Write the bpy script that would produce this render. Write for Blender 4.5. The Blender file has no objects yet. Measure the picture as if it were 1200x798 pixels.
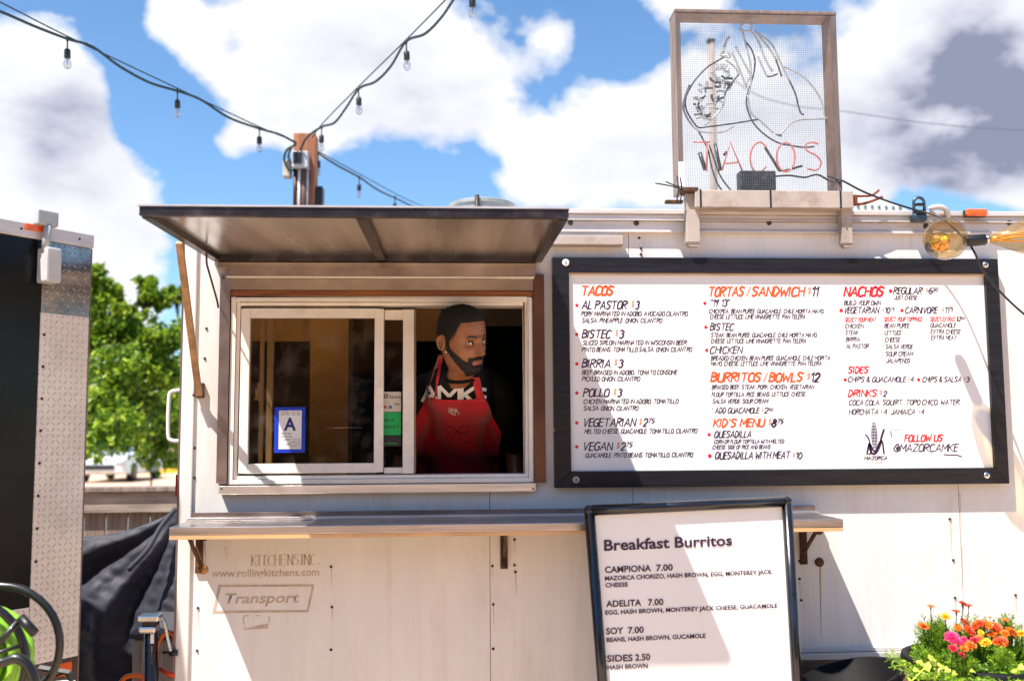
import bpy, bmesh, math, random
from mathutils import Vector, Matrix, noise
from mathutils.bvhtree import BVHTree
R = math.radians
random.seed(7)
sc = bpy.context.scene
C = sc.collection

# ---------------------------------------------------------------- camera
YAW, PITCH, ROLL, DIST, EYE, FPX = 0.0606, 0.0931, -0.0066, 3.9908, 1.55, 1175.0
cy, sy, cp, sp = math.cos(YAW), math.sin(YAW), math.cos(PITCH), math.sin(PITCH)
FW = Vector((sy*cp, cy*cp, sp)); RT0 = Vector((cy, -sy, 0)); UP0 = RT0.cross(FW)
cr, sr = math.cos(ROLL), math.sin(ROLL)
RT = RT0*cr + UP0*sr; UP = -RT0*sr + UP0*cr
CAM = Vector((0, -DIST, EYE))
cam = bpy.data.cameras.new('camera'); camo = bpy.data.objects.new('camera', cam); C.objects.link(camo)
camo.matrix_world = Matrix(((RT.x, UP.x, -FW.x, CAM.x), (RT.y, UP.y, -FW.y, CAM.y), (RT.z, UP.z, -FW.z, CAM.z), (0, 0, 0, 1)))
cam.sensor_width = 36; cam.lens = 36*FPX/1200; cam.clip_end = 3000; cam.clip_start = 0.05
cam.dof.use_dof = True; cam.dof.focus_distance = 4.0; cam.dof.aperture_fstop = 2.0
sc.camera = camo

def P(px, py, Y=0.0):
    """world point at depth plane Y seen at photograph pixel (px, py)"""
    d = FW*FPX + RT*(px-600) - UP*(py-399)
    t = (Y-CAM.y)/d.y
    return CAM + d*t
def PX(px, py, Y=0.0): return P(px, py, Y).x
def PZ(px, py, Y=0.0): return P(px, py, Y).z

# ---------------------------------------------------------------- light
SUN_TO = Vector((-1.13, -1.0, 2.7)).normalized()
sun = bpy.data.lights.new('sun', 'SUN'); suno = bpy.data.objects.new('sun', sun); C.objects.link(suno)
sun.energy = 5.0; sun.angle = R(0.53); sun.color = (1.0, 0.94, 0.86)
suno.rotation_euler = (-SUN_TO).to_track_quat('-Z', 'Y').to_euler()
sc.view_settings.view_transform = 'Standard'; sc.view_settings.look = 'None'
sc.view_settings.gamma = 1.0; sc.view_settings.use_curve_mapping = False
sc.view_settings.exposure = 1.02
try:
    sc.cycles.use_denoising = True; sc.cycles.max_bounces = 10; sc.cycles.transparent_max_bounces = 24
    sc.cycles.caustics_reflective = False; sc.cycles.caustics_refractive = False
    sc.cycles.sample_clamp_indirect = 6.0
except Exception: pass

# ---------------------------------------------------------------- node helpers
class NT:
    def __init__(s, tree): s.t = tree; s.n = tree.nodes; s.l = tree.links
    def node(s, typ, **kw):
        n = s.n.new(typ)
        for k, v in kw.items():
            if k in ('ins',):
                for a, b in v.items():
                    if isinstance(b, bpy.types.NodeSocket): s.l.new(b, n.inputs[a])
                    else: n.inputs[a].default_value = b
            else: setattr(n, k, v)
        return n
    def math(s, op, a, b=0.0, c=0.0, clamp=False):
        n = s.node('ShaderNodeMath', operation=op, use_clamp=clamp)
        for i, v in enumerate((a, b, c)):
            if isinstance(v, bpy.types.NodeSocket): s.l.new(v, n.inputs[i])
            else: n.inputs[i].default_value = v
        return n.outputs[0]
    def mix(s, f, a, b):
        n = s.node('ShaderNodeMix', data_type='RGBA')
        for i, v in ((0, f), (6, a), (7, b)):
            if isinstance(v, bpy.types.NodeSocket): s.l.new(v, n.inputs[i])
            elif i == 0: n.inputs[0].default_value = v
            else: n.inputs[i].default_value = (*v[:3], 1)
        return n.outputs[2]
    def ramp(s, f, stops):
        n = s.node('ShaderNodeValToRGB'); cr_ = n.color_ramp
        while len(cr_.elements) < len(stops): cr_.elements.new(0.5)
        for e, (p, c) in zip(cr_.elements, stops):
            e.position = p; e.color = (*c, 1) if isinstance(c, (tuple, list)) else (c, c, c, 1)
        s.l.new(f, n.inputs[0]); return n.outputs[0]
    def noise(s, vec, scale, detail=4, rough=0.55, dist=0.0):
        n = s.node('ShaderNodeTexNoise', ins={'Scale': scale, 'Detail': detail, 'Roughness': rough, 'Distortion': dist})
        if vec is not None: s.l.new(vec, n.inputs['Vector'])
        return n.outputs['Fac']
    def scaled(s, vec, sc3, loc=(0, 0, 0)):
        n = s.node('ShaderNodeMapping'); n.inputs['Scale'].default_value = sc3; n.inputs['Location'].default_value = loc
        s.l.new(vec, n.inputs['Vector']); return n.outputs[0]

# ---------------------------------------------------------------- sky with clouds
w = bpy.data.worlds.new('World'); sc.world = w; w.use_nodes = True
nt = NT(w.node_tree); nt.n.clear()
sky = nt.node('ShaderNodeTexSky', sky_type='NISHITA'); sky.sun_disc = False
sky.sun_elevation = math.asin(SUN_TO.z); sky.sun_rotation = math.atan2(SUN_TO.x, SUN_TO.y)
sky.air_density = 1.0; sky.dust_density = 0.3; sky.ozone_density = 1.6
geo = nt.node('ShaderNodeTexCoord').outputs['Generated']
def cloud_density(vec):
    tot = None
    # (px, py, angular radius) of the cloud banks overhead, as directions
    for (px, py, rad, amp) in CLOUDS:
        d = (FW*FPX + RT*(px-600) - UP*(py-399)).normalized()
        dn = nt.node('ShaderNodeVectorMath', operation='DISTANCE'); nt.l.new(vec, dn.inputs[0]); dn.inputs[1].default_value = d
        q = nt.math('DIVIDE', dn.outputs['Value'], rad)
        q = nt.math('MULTIPLY', q, q)
        g = nt.math('MULTIPLY', nt.math('POWER', 2.718, nt.math('MULTIPLY', q, -1.0)), amp)
        tot = g if tot is None else nt.math('ADD', tot, g)
    n1 = nt.noise(nt.scaled(vec, (1, 1, 1.5)), 5.2, 11, 0.58, 0.1)
    n2 = nt.noise(nt.scaled(vec, (1, 1, 1.6), (3.1, 0, 0)), 13.0, 6, 0.55, 0.0)
    nn = nt.math('ADD', nt.math('MULTIPLY', nt.math('SUBTRACT', n1, 0.5), 2.9), nt.math('MULTIPLY', nt.math('SUBTRACT', n2, 0.5), 0.8))
    return nt.math('ADD', nt.math('ADD', nt.math('MINIMUM', tot, 1.50), nn), -0.74)
CLOUDS = [(22, 105, .060, 1.2), (90, 130, .035, .7), (225, 50, .045, .9), (300, 65, .055, 1.0), (390, 90, .085, 1.0), (480, 60, .085, 1.1), (560, 130, .06, .9), (330, 130, .045, .6), (120, 235, .06, 1.1), (55, 255, .045, .8), (160, 290, .05, .6),
          (272, 176, .022, .75), (655, 45, .03, .55), (700, 130, .04, .5), (690, 215, .06, .9), (790, 170, .085, 1.1), (880, 190, .085, .9), (800, -20, .05, .9), (870, 110, .05, .6),
          (1125, 30, .055, 1.3), (1150, 95, .09, 1.7), (1050, 150, .05, .8), (1090, 110, .06, .8), (1010, 225, .04, .7), (620, 215, .045, .5), (455, 232, .025, .6), (1195, 215, .02, .6), (195, 5, .02, .6), (1250, 40, .11, 1.1),
          (-250, 100, .2, .9), (-600, 250, .25, .9), (1500, 60, .2, .9), (300, -400, .2, .8), (900, -550, .25, .7), (60, 420, .07, .7), (200, 420, .07, .7)]
GREYS = [(70, 140, .06, .55), (470, 112, .06, .35), (1120, 130, .080, .95), (1180, 150, .07, .8), (1150, 60, .08, .35), (880, -30, .06, .25), (130, 265, .04, .2), (800, 215, .06, .2)]
dens = cloud_density(geo)
off = nt.node('ShaderNodeVectorMath', operation='ADD'); nt.l.new(geo, off.inputs[0]); off.inputs[1].default_value = SUN_TO*0.055
n3 = nt.noise(nt.scaled(geo, (1, 1, 1.5)), 4.2, 9, 0.60, 0.15)
n4 = nt.noise(nt.scaled(off.outputs[0], (1, 1, 1.5)), 4.2, 5, 0.55, 0.15)
cov = nt.ramp(dens, [(0.0, 0.0), (0.09, 0.40), (0.30, 1.0)])
relief = nt.math('SUBTRACT', n3, n4)
thick = None
for (px_, py_, rad_, amp_) in GREYS:      # the thicker, greyer undersides
    dn = nt.node('ShaderNodeVectorMath', operation='DISTANCE'); nt.l.new(geo, dn.inputs[0]); dn.inputs[1].default_value = (FW*FPX + RT*(px_-600) - UP*(py_-399)).normalized()
    q_ = nt.math('DIVIDE', dn.outputs['Value'], rad_); g_ = nt.math('MULTIPLY', nt.math('POWER', 2.718, nt.math('MULTIPLY', nt.math('MULTIPLY', q_, q_), -1.0)), amp_)
    thick = g_ if thick is None else nt.math('ADD', thick, g_)
n5 = nt.noise(nt.scaled(geo, (1, 1, 1.7), (7, 2, 1)), 9.0, 8, 0.55)
shade = nt.math('ADD', nt.math('MULTIPLY', relief, -1.7), nt.math('MULTIPLY', thick, nt.math('ADD', nt.math('MULTIPLY', nt.math('SUBTRACT', n5, 0.5), 2.6), 0.72)))
ccol = nt.ramp(nt.math('ADD', shade, 0.15), [(0.0, (0.98, 0.98, 1.0)), (0.40, (0.80, 0.81, 0.88)), (0.75, (0.52, 0.54, 0.66)), (1.0, (0.27, 0.30, 0.42))])
bright = nt.node('ShaderNodeVectorMath', operation='SCALE'); nt.l.new(ccol, bright.inputs[0]); bright.inputs['Scale'].default_value = 6.6
skyc = nt.node('ShaderNodeMix', data_type='RGBA', blend_type='MULTIPLY'); skyc.inputs[0].default_value = 1.0
nt.l.new(sky.outputs[0], skyc.inputs[6]); skyc.inputs[7].default_value = (0.80, 1.04, 1.20, 1)
mixc = nt.mix(cov, skyc.outputs[2], bright.outputs[0])
bg = nt.node('ShaderNodeBackground'); nt.l.new(mixc, bg.inputs[0]); bg.inputs[1].default_value = 0.085
wo = nt.node('ShaderNodeOutputWorld'); nt.l.new(bg.outputs[0], wo.inputs[0])

# ---------------------------------------------------------------- materials
MATS = {}
def mat(name, col, rough=0.5, metal=0.0, var=0.12, vscale=6.0, bump=0.0, bscale=60.0, stretch=(1, 1, 1), col2=None, spec=0.5, trans=0.0, emit=None, coat=0.0, dirt=0.0, dirtcol=(0.16, 0.10, 0.06), dscale=3.0, sheen=0.0, streak=0.0, sub=None):
    if name in MATS: return MATS[name]
    m = bpy.data.materials.new(name); m.use_nodes = True; t = NT(m.node_tree)
    b = t.n['Principled BSDF']; tc = t.node('ShaderNodeTexCoord').outputs['Object']
    v = t.scaled(tc, stretch)
    n = t.noise(v, vscale, 6, 0.6)
    c2 = col2 if col2 else tuple(max(0, c*(1-var*2)) for c in col)
    c1 = col if col2 else tuple(min(1, c*(1+var*0.6)) for c in col)
    f = t.ramp(n, [(0.3, 0.0), (0.7, 1.0)])
    cc = t.mix(f, c1, c2)
    if dirt > 0:
        dn = t.noise(t.scaled(tc, (stretch[0], stretch[1], stretch[2]), (5, 3, 1)), dscale, 9, 0.72)
        df = t.math('MULTIPLY', t.ramp(dn, [(0.5, 0.0), (0.72, 1.0)]), dirt)
        cc = t.mix(df, cc, dirtcol)
    if streak > 0:
        s1 = t.ramp(t.noise(t.scaled(tc, (26, 1, .55), (2, 0, 4)), 1.0, 8, 0.75), [(0.50, 0.0), (0.78, 1.0)])
        s2 = t.ramp(t.noise(t.scaled(tc, (1, 1, 1), (9, 9, 9)), 55.0, 3, 0.5), [(0.70, 0.0), (0.76, 1.0)])
        cc = t.mix(t.math('MULTIPLY', s1, streak), cc, (0.50, 0.36, 0.24))
        cc = t.mix(t.math('MULTIPLY', s2, streak*0.9), cc, (0.22, 0.16, 0.12))
    t.l.new(cc, b.inputs['Base Color'])
    rr = t.math('ADD', t.math('MULTIPLY', t.math('SUBTRACT', t.noise(v, vscale*2.3, 4), 0.5), 0.25), rough, clamp=True)
    t.l.new(rr, b.inputs['Roughness'])
    b.inputs['Metallic'].default_value = metal
    b.inputs['Specular IOR Level'].default_value = spec
    if coat: b.inputs['Coat Weight'].default_value = coat; b.inputs['Coat Roughness'].default_value = 0.08
    if trans: b.inputs['Transmission Weight'].default_value = trans
    if sheen: b.inputs['Sheen Weight'].default_value = sheen
    if sub: b.inputs['Subsurface Weight'].default_value = sub; b.inputs['Subsurface Scale'].default_value = 0.01
    if emit: b.inputs['Emission Color'].default_value = (*emit[:3], 1); b.inputs['Emission Strength'].default_value = emit[3]
    if bump:
        bn = t.noise(v, bscale, 5, 0.6)
        bp = t.node('ShaderNodeBump'); bp.inputs['Strength'].default_value = 1.0; bp.inputs['Distance'].default_value = bump
        t.l.new(bn, bp.inputs['Height']); t.l.new(bp.outputs[0], b.inputs['Normal'])
    MATS[name] = m; return m

def glass_mat(name, tint, rough=0.0, refl=1.0, smudge=0.0, cap=0.30):
    m = bpy.data.materials.new(name); m.use_nodes = True; t = NT(m.node_tree); t.n.clear()
    fr = t.node('ShaderNodeFresnel'); fr.inputs[0].default_value = 1.5
    tr = t.node('ShaderNodeBsdfTransparent'); tr.inputs[0].default_value = (*tint, 1)
    gl = t.node('ShaderNodeBsdfGlossy'); gl.inputs['Roughness'].default_value = rough
    fac = t.math('MINIMUM', t.math('MULTIPLY', fr.outputs[0], refl), cap)
    mx = t.node('ShaderNodeMixShader'); t.l.new(fac, mx.inputs[0]); t.l.new(tr.outputs[0], mx.inputs[1]); t.l.new(gl.outputs[0], mx.inputs[2])
    out = mx.outputs[0]
    if smudge:
        df = t.node('ShaderNodeBsdfDiffuse'); df.inputs[0].default_value = (.6, .55, .5, 1)
        tc = t.node('ShaderNodeTexCoord').outputs['Object']
        n = t.ramp(t.noise(tc, 9, 8, 0.7), [(0.5, 0.0), (0.8, 1.0)])
        m2 = t.node('ShaderNodeMixShader'); t.l.new(t.math('MULTIPLY', n, smudge), m2.inputs[0]); t.l.new(out, m2.inputs[1]); t.l.new(df.outputs[0], m2.inputs[2]); out = m2.outputs[0]
    o = t.node('ShaderNodeOutputMaterial'); t.l.new(out, o.inputs[0]); MATS[name] = m; return m

# ---------------------------------------------------------------- mesh helpers
class MB:
    def __init__(s): s.v = []; s.f = []; s.m = []; s.c = None
    def add(s, vs, fs, mi=0):
        o = len(s.v); s.v += [tuple(p) for p in vs]; s.f += [tuple(i+o for i in f) for f in fs]; s.m += [mi]*len(fs)
    def box(s, a, b, mi=0, M=None):
        x0, x1 = sorted((a[0], b[0])); y0, y1 = sorted((a[1], b[1])); z0, z1 = sorted((a[2], b[2]))
        vs = [Vector(p) for p in ((x0,y0,z0),(x1,y0,z0),(x1,y1,z0),(x0,y1,z0),(x0,y0,z1),(x1,y0,z1),(x1,y1,z1),(x0,y1,z1))]
        if M: vs = [M @ p for p in vs]
        s.add(vs, [(0,3,2,1),(4,5,6,7),(0,1,5,4),(1,2,6,5),(2,3,7,6),(3,0,4,7)], mi)
    def hexa(s, front, back, mi=0):
        """front, back: four corners each, same order, going anticlockwise seen from the front"""
        vs = list(front)+list(back)
        s.add(vs, [(0,1,2,3),(7,6,5,4),(0,4,5,1),(1,5,6,2),(2,6,7,3),(3,7,4,0)], mi)
    def tube(s, pts, r, n=8, mi=0, caps=True, closed=False):
        pts = [Vector(p) for p in pts]; k = len(pts)
        rs = r if isinstance(r, (list, tuple)) else [r]*k
        ring = []; nrm = None
        for i, p in enumerate(pts):
            if closed: t = (pts[(i+1) % k]-pts[i-1])
            else: t = (pts[min(i+1, k-1)]-pts[max(i-1, 0)])
            t.normalize()
            if nrm is None:
                a = Vector((0, 0, 1)) if abs(t.z) < 0.9 else Vector((1, 0, 0)); nrm = t.cross(a).normalized()
            else:
                nrm = (nrm - t*nrm.dot(t))
                if nrm.length < 1e-6: nrm = t.orthogonal()
                nrm.normalize()
            bn = t.cross(nrm)
            ring.append([p + (nrm*math.cos(2*math.pi*j/n) + bn*math.sin(2*math.pi*j/n))*rs[i] for j in range(n)])
        vs = [q for rg in ring for q in rg]; fs = []
        for i in range(k if closed else k-1):
            for j in range(n):
                a, b = i*n+j, i*n+(j+1) % n; i2 = (i+1) % k
                fs.append((a, b, i2*n+(j+1) % n, i2*n+j))
        if caps and not closed:
            fs.append(tuple(range(n-1, -1, -1))); fs.append(tuple((k-1)*n+j for j in range(n)))
        s.add(vs, fs, mi)
    def lathe(s, prof, n=24, M=None, mi=0):
        """prof: (radius, height) pairs along local z"""
        vs = []; fs = []
        for (r_, h) in prof:
            for j in range(n):
                a = 2*math.pi*j/n; q = Vector((r_*math.cos(a), r_*math.sin(a), h)); vs.append(M @ q if M else q)
        for i in range(len(prof)-1):
            for j in range(n): fs.append((i*n+j, i*n+(j+1) % n, (i+1)*n+(j+1) % n, (i+1)*n+j))
        if prof[0][0] > 1e-5: fs.append(tuple(range(n-1, -1, -1)))
        if prof[-1][0] > 1e-5: fs.append(tuple((len(prof)-1)*n+j for j in range(n)))
        s.add(vs, fs, mi)
    def grid(s, fn, nu, nv, mi=0, closeu=False):
        vs = [fn(i/nu, j/nv) for j in range(nv+1) for i in range(nu+1)]
        fs = [(j*(nu+1)+i, j*(nu+1)+i+1, (j+1)*(nu+1)+i+1, (j+1)*(nu+1)+i) for j in range(nv) for i in range(nu)]
        s.add(vs, fs, mi)
    def prism(s, poly, y0, y1, mi=0):
        """poly: (x, z) outline, extruded y0..y1"""
        n = len(poly); vs = [(x, y0, z) for x, z in poly]+[(x, y1, z) for x, z in poly]
        fs = [tuple(range(n)), tuple(range(2*n-1, n-1, -1))]+[(i, n+i, n+(i+1) % n, (i+1) % n) for i in range(n)]
        s.add(vs, fs, mi)
    def mesh(s, name, mats, smooth=False, fix=True):
        me = bpy.data.meshes.new(name); me.from_pydata(s.v, [], s.f)
        for m in (mats if isinstance(mats, (list, tuple)) else [mats]): me.materials.append(m)
        me.polygons.foreach_set('material_index', s.m)
        if smooth: me.polygons.foreach_set('use_smooth', [True]*len(me.polygons))
        if fix:
            bm = bmesh.new(); bm.from_mesh(me); bmesh.ops.remove_doubles(bm, verts=bm.verts, dist=1e-6)
            bmesh.ops.recalc_face_normals(bm, faces=bm.faces); bm.to_mesh(me); bm.free()
        me.update(); return me
    def build(s, name, mats, parent=None, smooth=False, bevel=0.0, fix=True, seg=2):
        me = s.mesh(name, mats, smooth, fix)
        return link(name, me, parent, bevel, seg)
def link(name, me, parent=None, bevel=0.0, seg=2):
    o = bpy.data.objects.new(name, me); C.objects.link(o)
    if parent is not None: setpar(o, parent)
    if bevel:
        b = o.modifiers.new('bevel', 'BEVEL'); b.width = bevel; b.segments = seg; b.limit_method = 'ANGLE'; b.angle_limit = R(40)
        if not me.polygons or not me.polygons[0].use_smooth: b.harden_normals = False
    return o
def wm(o):
    m = o.matrix_basis.copy()
    return (wm(o.parent) @ o.matrix_parent_inverse @ m) if o.parent else m
def setpar(o, p): o.parent = p; o.matrix_parent_inverse = wm(p).inverted()
def tag(o, label=None, cat=None, group=None, kind=None):
    if label: o['label'] = label
    if cat: o['category'] = cat
    if group: o['group'] = group
    if kind: o['kind'] = kind
    return o
def thing(name, label, cat, loc=(0, 0, 0), group=None, rz=0.0):
    o = bpy.data.objects.new(name, None); C.objects.link(o); o.location = loc; o.rotation_euler = (0, 0, rz); o.empty_display_size = .1
    return tag(o, label, cat, group)
def copy_tree(o, parent=None):
    c = o.copy(); C.objects.link(c); c.parent = parent
    for ch in [x for x in bpy.data.objects if x.parent == o]: copy_tree(ch, c)
    return c
def one(name, pts, r, m, parent=None, n=8, smooth=True):
    b = MB(); b.tube(pts, r, n); return b.build(name, m, parent, smooth)
def bx(name, a, b_, m, parent=None, bevel=0.0):
    b = MB(); b.box(a, b_); return b.build(name, m, parent, bevel=bevel)
def cr_spline(pts, k=6):
    pts = [Vector(p) for p in pts]; out = []
    for i in range(len(pts)-1):
        p0, p1, p2, p3 = pts[max(i-1, 0)], pts[i], pts[i+1], pts[min(i+2, len(pts)-1)]
        for j in range(k):
            t = j/k
            out.append(0.5*((2*p1)+(p2-p0)*t+(2*p0-5*p1+4*p2-p3)*t*t+(3*p1-p0-3*p2+p3)*t**3))
    out.append(pts[-1]); return out
def aim(o, dirv):
    """matrix: local z along dirv at point o"""
    return Matrix.Translation(Vector(o)) @ Vector(dirv).normalized().to_track_quat('Z', 'Y').to_matrix().to_4x4()

white_paint = mat('white_painted_aluminium', (0.785, 0.76, 0.735), 0.34, 0.0, var=0.04, vscale=2.0, stretch=(3, 1, 0.7), streak=.30, dirt=0.26, dirtcol=(0.46, 0.34, 0.24), dscale=2.2, bump=0.0035, bscale=2.2)
rail_m = mat('rail_aluminium', (0.66, 0.62, 0.60), 0.4, 0.15, var=0.1, vscale=3, stretch=(1, 1, 8), dirt=0.35, dirtcol=(.35, .26, .2), dscale=6)
steel = mat('brushed_stainless', (0.80, 0.74, 0.69), 0.34, 1.0, var=0.12, vscale=5, stretch=(0.6, 1, 12), bump=0.0004, bscale=80)
steel_dark = mat('dull_stainless_trim', (0.36, 0.28, 0.25), 0.36, 0.9, var=0.2, vscale=6, stretch=(1, 1, 1), dirt=.3, dirtcol=(.12, .08, .06))
dark_angle = mat('dark_steel_angle', (0.055, 0.045, 0.05), 0.35, 0.7, var=0.3, vscale=9, dirt=.25, dirtcol=(.3, .27, .25), dscale=12)
almond = mat('almond_window_frame', (0.90, 0.845, 0.775), 0.35, 0.0, var=0.05, vscale=8, dirt=.25, dirtcol=(.40, .28, .17), dscale=14)
black_paint = mat('black_painted_wood', (0.013, 0.012, 0.016), 0.36, 0, var=0.3, vscale=4, stretch=(1, 1, 14), dirt=.2, dirtcol=(.06, .055, .06), dscale=8, bump=.0005, bscale=40, spec=.35)
black_plastic = mat('black_plastic', (0.012, 0.012, 0.014), 0.4, 0, var=0.2)
white_board = mat('white_board', (0.82, 0.81, 0.81), 0.35, 0, var=0.02, vscale=2)
orange_wood = mat('stained_wood_strip', (0.30, 0.10, 0.03), 0.4, 0, var=0.3, vscale=5, stretch=(1, 1, 10))
weathered = mat('weathered_wood', (0.27, 0.20, 0.17), 0.75, 0, var=0.25, vscale=5, stretch=(6, 6, 0.7), dirt=.5, dirtcol=(.12, .07, .045), dscale=7, bump=.002, bscale=30)
beam_paint = mat('flaking_cream_paint', (0.44, 0.375, 0.33), 0.6, 0, var=0.1, vscale=6, dirt=.6, dirtcol=(.18, .10, .06), dscale=9, bump=.001, bscale=40)
bare_wood = mat('bare_lumber', (0.50, 0.30, 0.15), 0.65, 0, var=0.25, vscale=4, stretch=(8, 8, 0.6), bump=.001, bscale=30)
rust = mat('rusty_steel', (0.10, 0.045, 0.02), 0.8, 0.2, var=.4, vscale=20, dirt=.4, dirtcol=(.3, .12, .04), dscale=15)
rivet_m = mat('dark_rivet', (0.05, 0.035, 0.03), 0.5, 0.4)
chrome = mat('zinc_plated', (0.7, 0.68, 0.66), 0.25, 1.0, var=.1, vscale=20)
amber = mat('amber_lens', (0.85, 0.13, 0.01), 0.12, 0, var=.1, vscale=30, coat=.6)
red_lens = mat('red_lens', (0.5, 0.01, 0.01), 0.15, 0, coat=.6)
cable_m = mat('dark_teal_cable', (0.012, 0.035, 0.045), 0.45, 0)
black_cable = mat('black_rubber_cable', (0.012, 0.012, 0.014), 0.5, 0)
clear_glass = glass_mat('clear_thin_glass', (0.97, 0.97, 0.96), refl=1.3)
amber_glass = glass_mat('amber_thin_glass', (0.985, 0.86, 0.62), refl=1.3, cap=.5)
pane_glass = glass_mat('tinted_pane_glass', (0.70, 0.62, 0.5), refl=0.75, smudge=0.10)
# ---------------------------------------------------------------- hand-lettered brush alphabet, points on a 6 x 9 grid
# every glyph: width, strokes; "xy" digit pairs; "~" smooths the stroke
G = {
'A': (6, ['0039', '3960', '1353']), 'B': (5, ['0009', '~0939574605', '~0535534100']), 'C': (5, ['~5839180602103051']),
'D': (5, ['0009', '~09294755432000']), 'E': (4, ['49090040', '0545']), 'F': (4, ['490900', '0545']), 'G': (5, ['~5839180602103051', '515434']),
'H': (5, ['0009', '5950', '0555']), 'I': (1, ['0900']), 'J': (4, ['~4943311002']), 'K': (5, ['0009', '5904', '1550']), 'L': (4, ['090040']),
'M': (6, ['0009', '0933', '3369', '6960']), 'N': (5, ['0009', '0950', '5059']), 'O': (5, ['~39180602103051535739']), 'P': (5, ['0009', '~0939584604']),
'Q': (6, ['~39180602103051535739', '3261']), 'R': (5, ['0009', '~0939584604', '2450']), 'S': (5, ['~583919072544422001']), 'T': (6, ['0969', '3930']),
'U': (5, ['~090210405259']), 'V': (5, ['0920', '2059']), 'W': (7, ['0910', '1036', '3650', '5079']), 'X': (5, ['0950', '5900']), 'Y': (5, ['0925', '5910']), 'Z': (5, ['09590050']),
'0': (4, ['~29060320434629']), '1': (2, ['072920']), '2': (4, ['~0729484500', '0040']), '3': (4, ['~08294725', '~2544422001']), '4': (4, ['390343', '3930']),
'5': (4, ['490905', '~0535442001']), '6': (4, ['~39160320424404']), '7': (4, ['094910']), '8': (4, ['~291725432003254729']), '9': (4, ['~4728070635', '4920']),
'$': (4, ['~381806343101', '2910']), '/': (3, ['0039']), '&': (5, ['~50172937032053']), '-': (3, ['0434']), '.': (1, ['0001']), ',': (1, ['0201']), "'": (1, ['0907']), '"': (2, ['0907', '2927']),
'@': (6, ['~6266493916033061', '~4634334456', '564262']), '*': (3, ['0536', '0635']), '>': (2, ['062402']), '\u00d1': (5, ['0009', '0950', '5059', '1b4b']), '+': (3, ['0434', '2622']),
}
def _pts(s):
    out = []
    for i in range(0, len(s)-1, 2):
        out.append((int(s[i], 16), int(s[i+1], 16)))
    return out
def brush(mb, text, x0, x1, base, cap, wgt, slant=0.22, mi=0, seed=0, contrast=0.0, taper=True, y=0.0, ypitch=None):
    """letters as flat painted strokes in the plane y (x right, z up); fitted between x0 and x1"""
    rnd = random.Random(hash_(text)+seed)
    adv = 0; lay = []
    for ch in text:
        if ch == ' ': adv += 3.2; continue
        g = G.get(ch) or G['I']
        lay.append((adv, ch, g)); adv += g[0]+1.5
    adv -= 1.5
    u = cap/9.0; sx = (x1-x0-cap*slant*0.6)/adv
    for (ax, ch, g) in lay:
        jz = rnd.uniform(-.25, .25)*u; jr = rnd.uniform(-.03, .03)
        for si, st in enumerate(g[1]):
            sm = st.startswith('~'); pts = _pts(st.lstrip('~'))
            q = []
            for (a, b) in pts:
                X = ax + a; Z = b
                q.append(Vector((x0 + X*sx + (Z*u)*slant + jr*(Z*u), 0, base + Z*u + jz)))
            if sm and len(q) > 2: q = cr_spline(q, 3)
            strip(mb, q, wgt*1.22*cap*0.5, mi, contrast, taper, y - 0.00018*(si % 4) - 0.0001*(rnd.random()))
def hash_(t):
    h = 7
    for c in t: h = (h*31+ord(c)) % 100003
    return h
def strip(mb, q, hw, mi, contrast=0.0, taper=True, y=0.0):
    k = len(q)
    if k < 2: return
    L, Rr = [], []
    for i, p in enumerate(q):
        a = q[max(i-1, 0)]; b = q[min(i+1, k-1)]
        d1 = (p-a) if i > 0 else (b-p); d2 = (b-p) if i < k-1 else (p-a)
        if d1.length < 1e-9: d1 = d2
        if d2.length < 1e-9: d2 = d1
        d1 = d1.normalized(); d2 = d2.normalized(); t = d1+d2
        if t.length < 0.3: t = d2.copy()
        t.normalize(); n = Vector((-t.z, 0, t.x)); mit = min(1.6, 1.0/max(0.5, n.dot(Vector((-d2.z, 0, d2.x)))))
        w_ = hw
        if contrast: w_ = hw*(1-contrast*abs(t.x))
        e = p.copy()
        if taper:
            if i == 0: e = p - t*hw*0.5; w_ *= 0.8
            if i == k-1: e = p + t*hw*0.5; w_ *= 0.62
        L.append((e.x+n.x*w_*mit, y, e.z+n.z*w_*mit)); Rr.append((e.x-n.x*w_*mit, y, e.z-n.z*w_*mit))
    mb.add(L+Rr, [(i, k+i, k+i+1, i+1) for i in range(k-1)], mi)
def dot(mb, x, z, r, mi=0, y=0.0, n=12):
    mb.add([(x+r*math.cos(a*2*math.pi/n), y, z+r*math.sin(a*2*math.pi/n)) for a in range(n)], [tuple(range(n))], mi)
def fonttext(text, x0, x1, base, cap, y, m, name, parent, shear=0.0, weight=0.0, z1=None, slope=0.0):
    """built-in type converted to a mesh, fitted to x0..x1 and cap height; slope = rise per metre"""
    cu = bpy.data.curves.new(name, 'FONT'); cu.body = text; cu.size = 1.0; cu.shear = shear; cu.offset = weight; cu.resolution_u = 3
    to = bpy.data.objects.new(name, cu); C.objects.link(to)
    bpy.context.view_layer.update()
    me = bpy.data.meshes.new_from_object(to.evaluated_get(bpy.context.evaluated_depsgraph_get()))
    bpy.data.objects.remove(to); bpy.data.curves.remove(cu)
    xs = [v.co.x for v in me.vertices]; mnx, mxx = min(xs), max(xs)
    caph = 0.729
    for v in me.vertices:
        X = x0 + (v.co.x-mnx)/(mxx-mnx)*(x1-x0); Z = base + v.co.y/caph*cap + (X-x0)*slope
        v.co = (X, y, Z)
    me.name = name; me.materials.clear(); me.materials.append(m); me.update()
    return link(name, me, parent)
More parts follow.
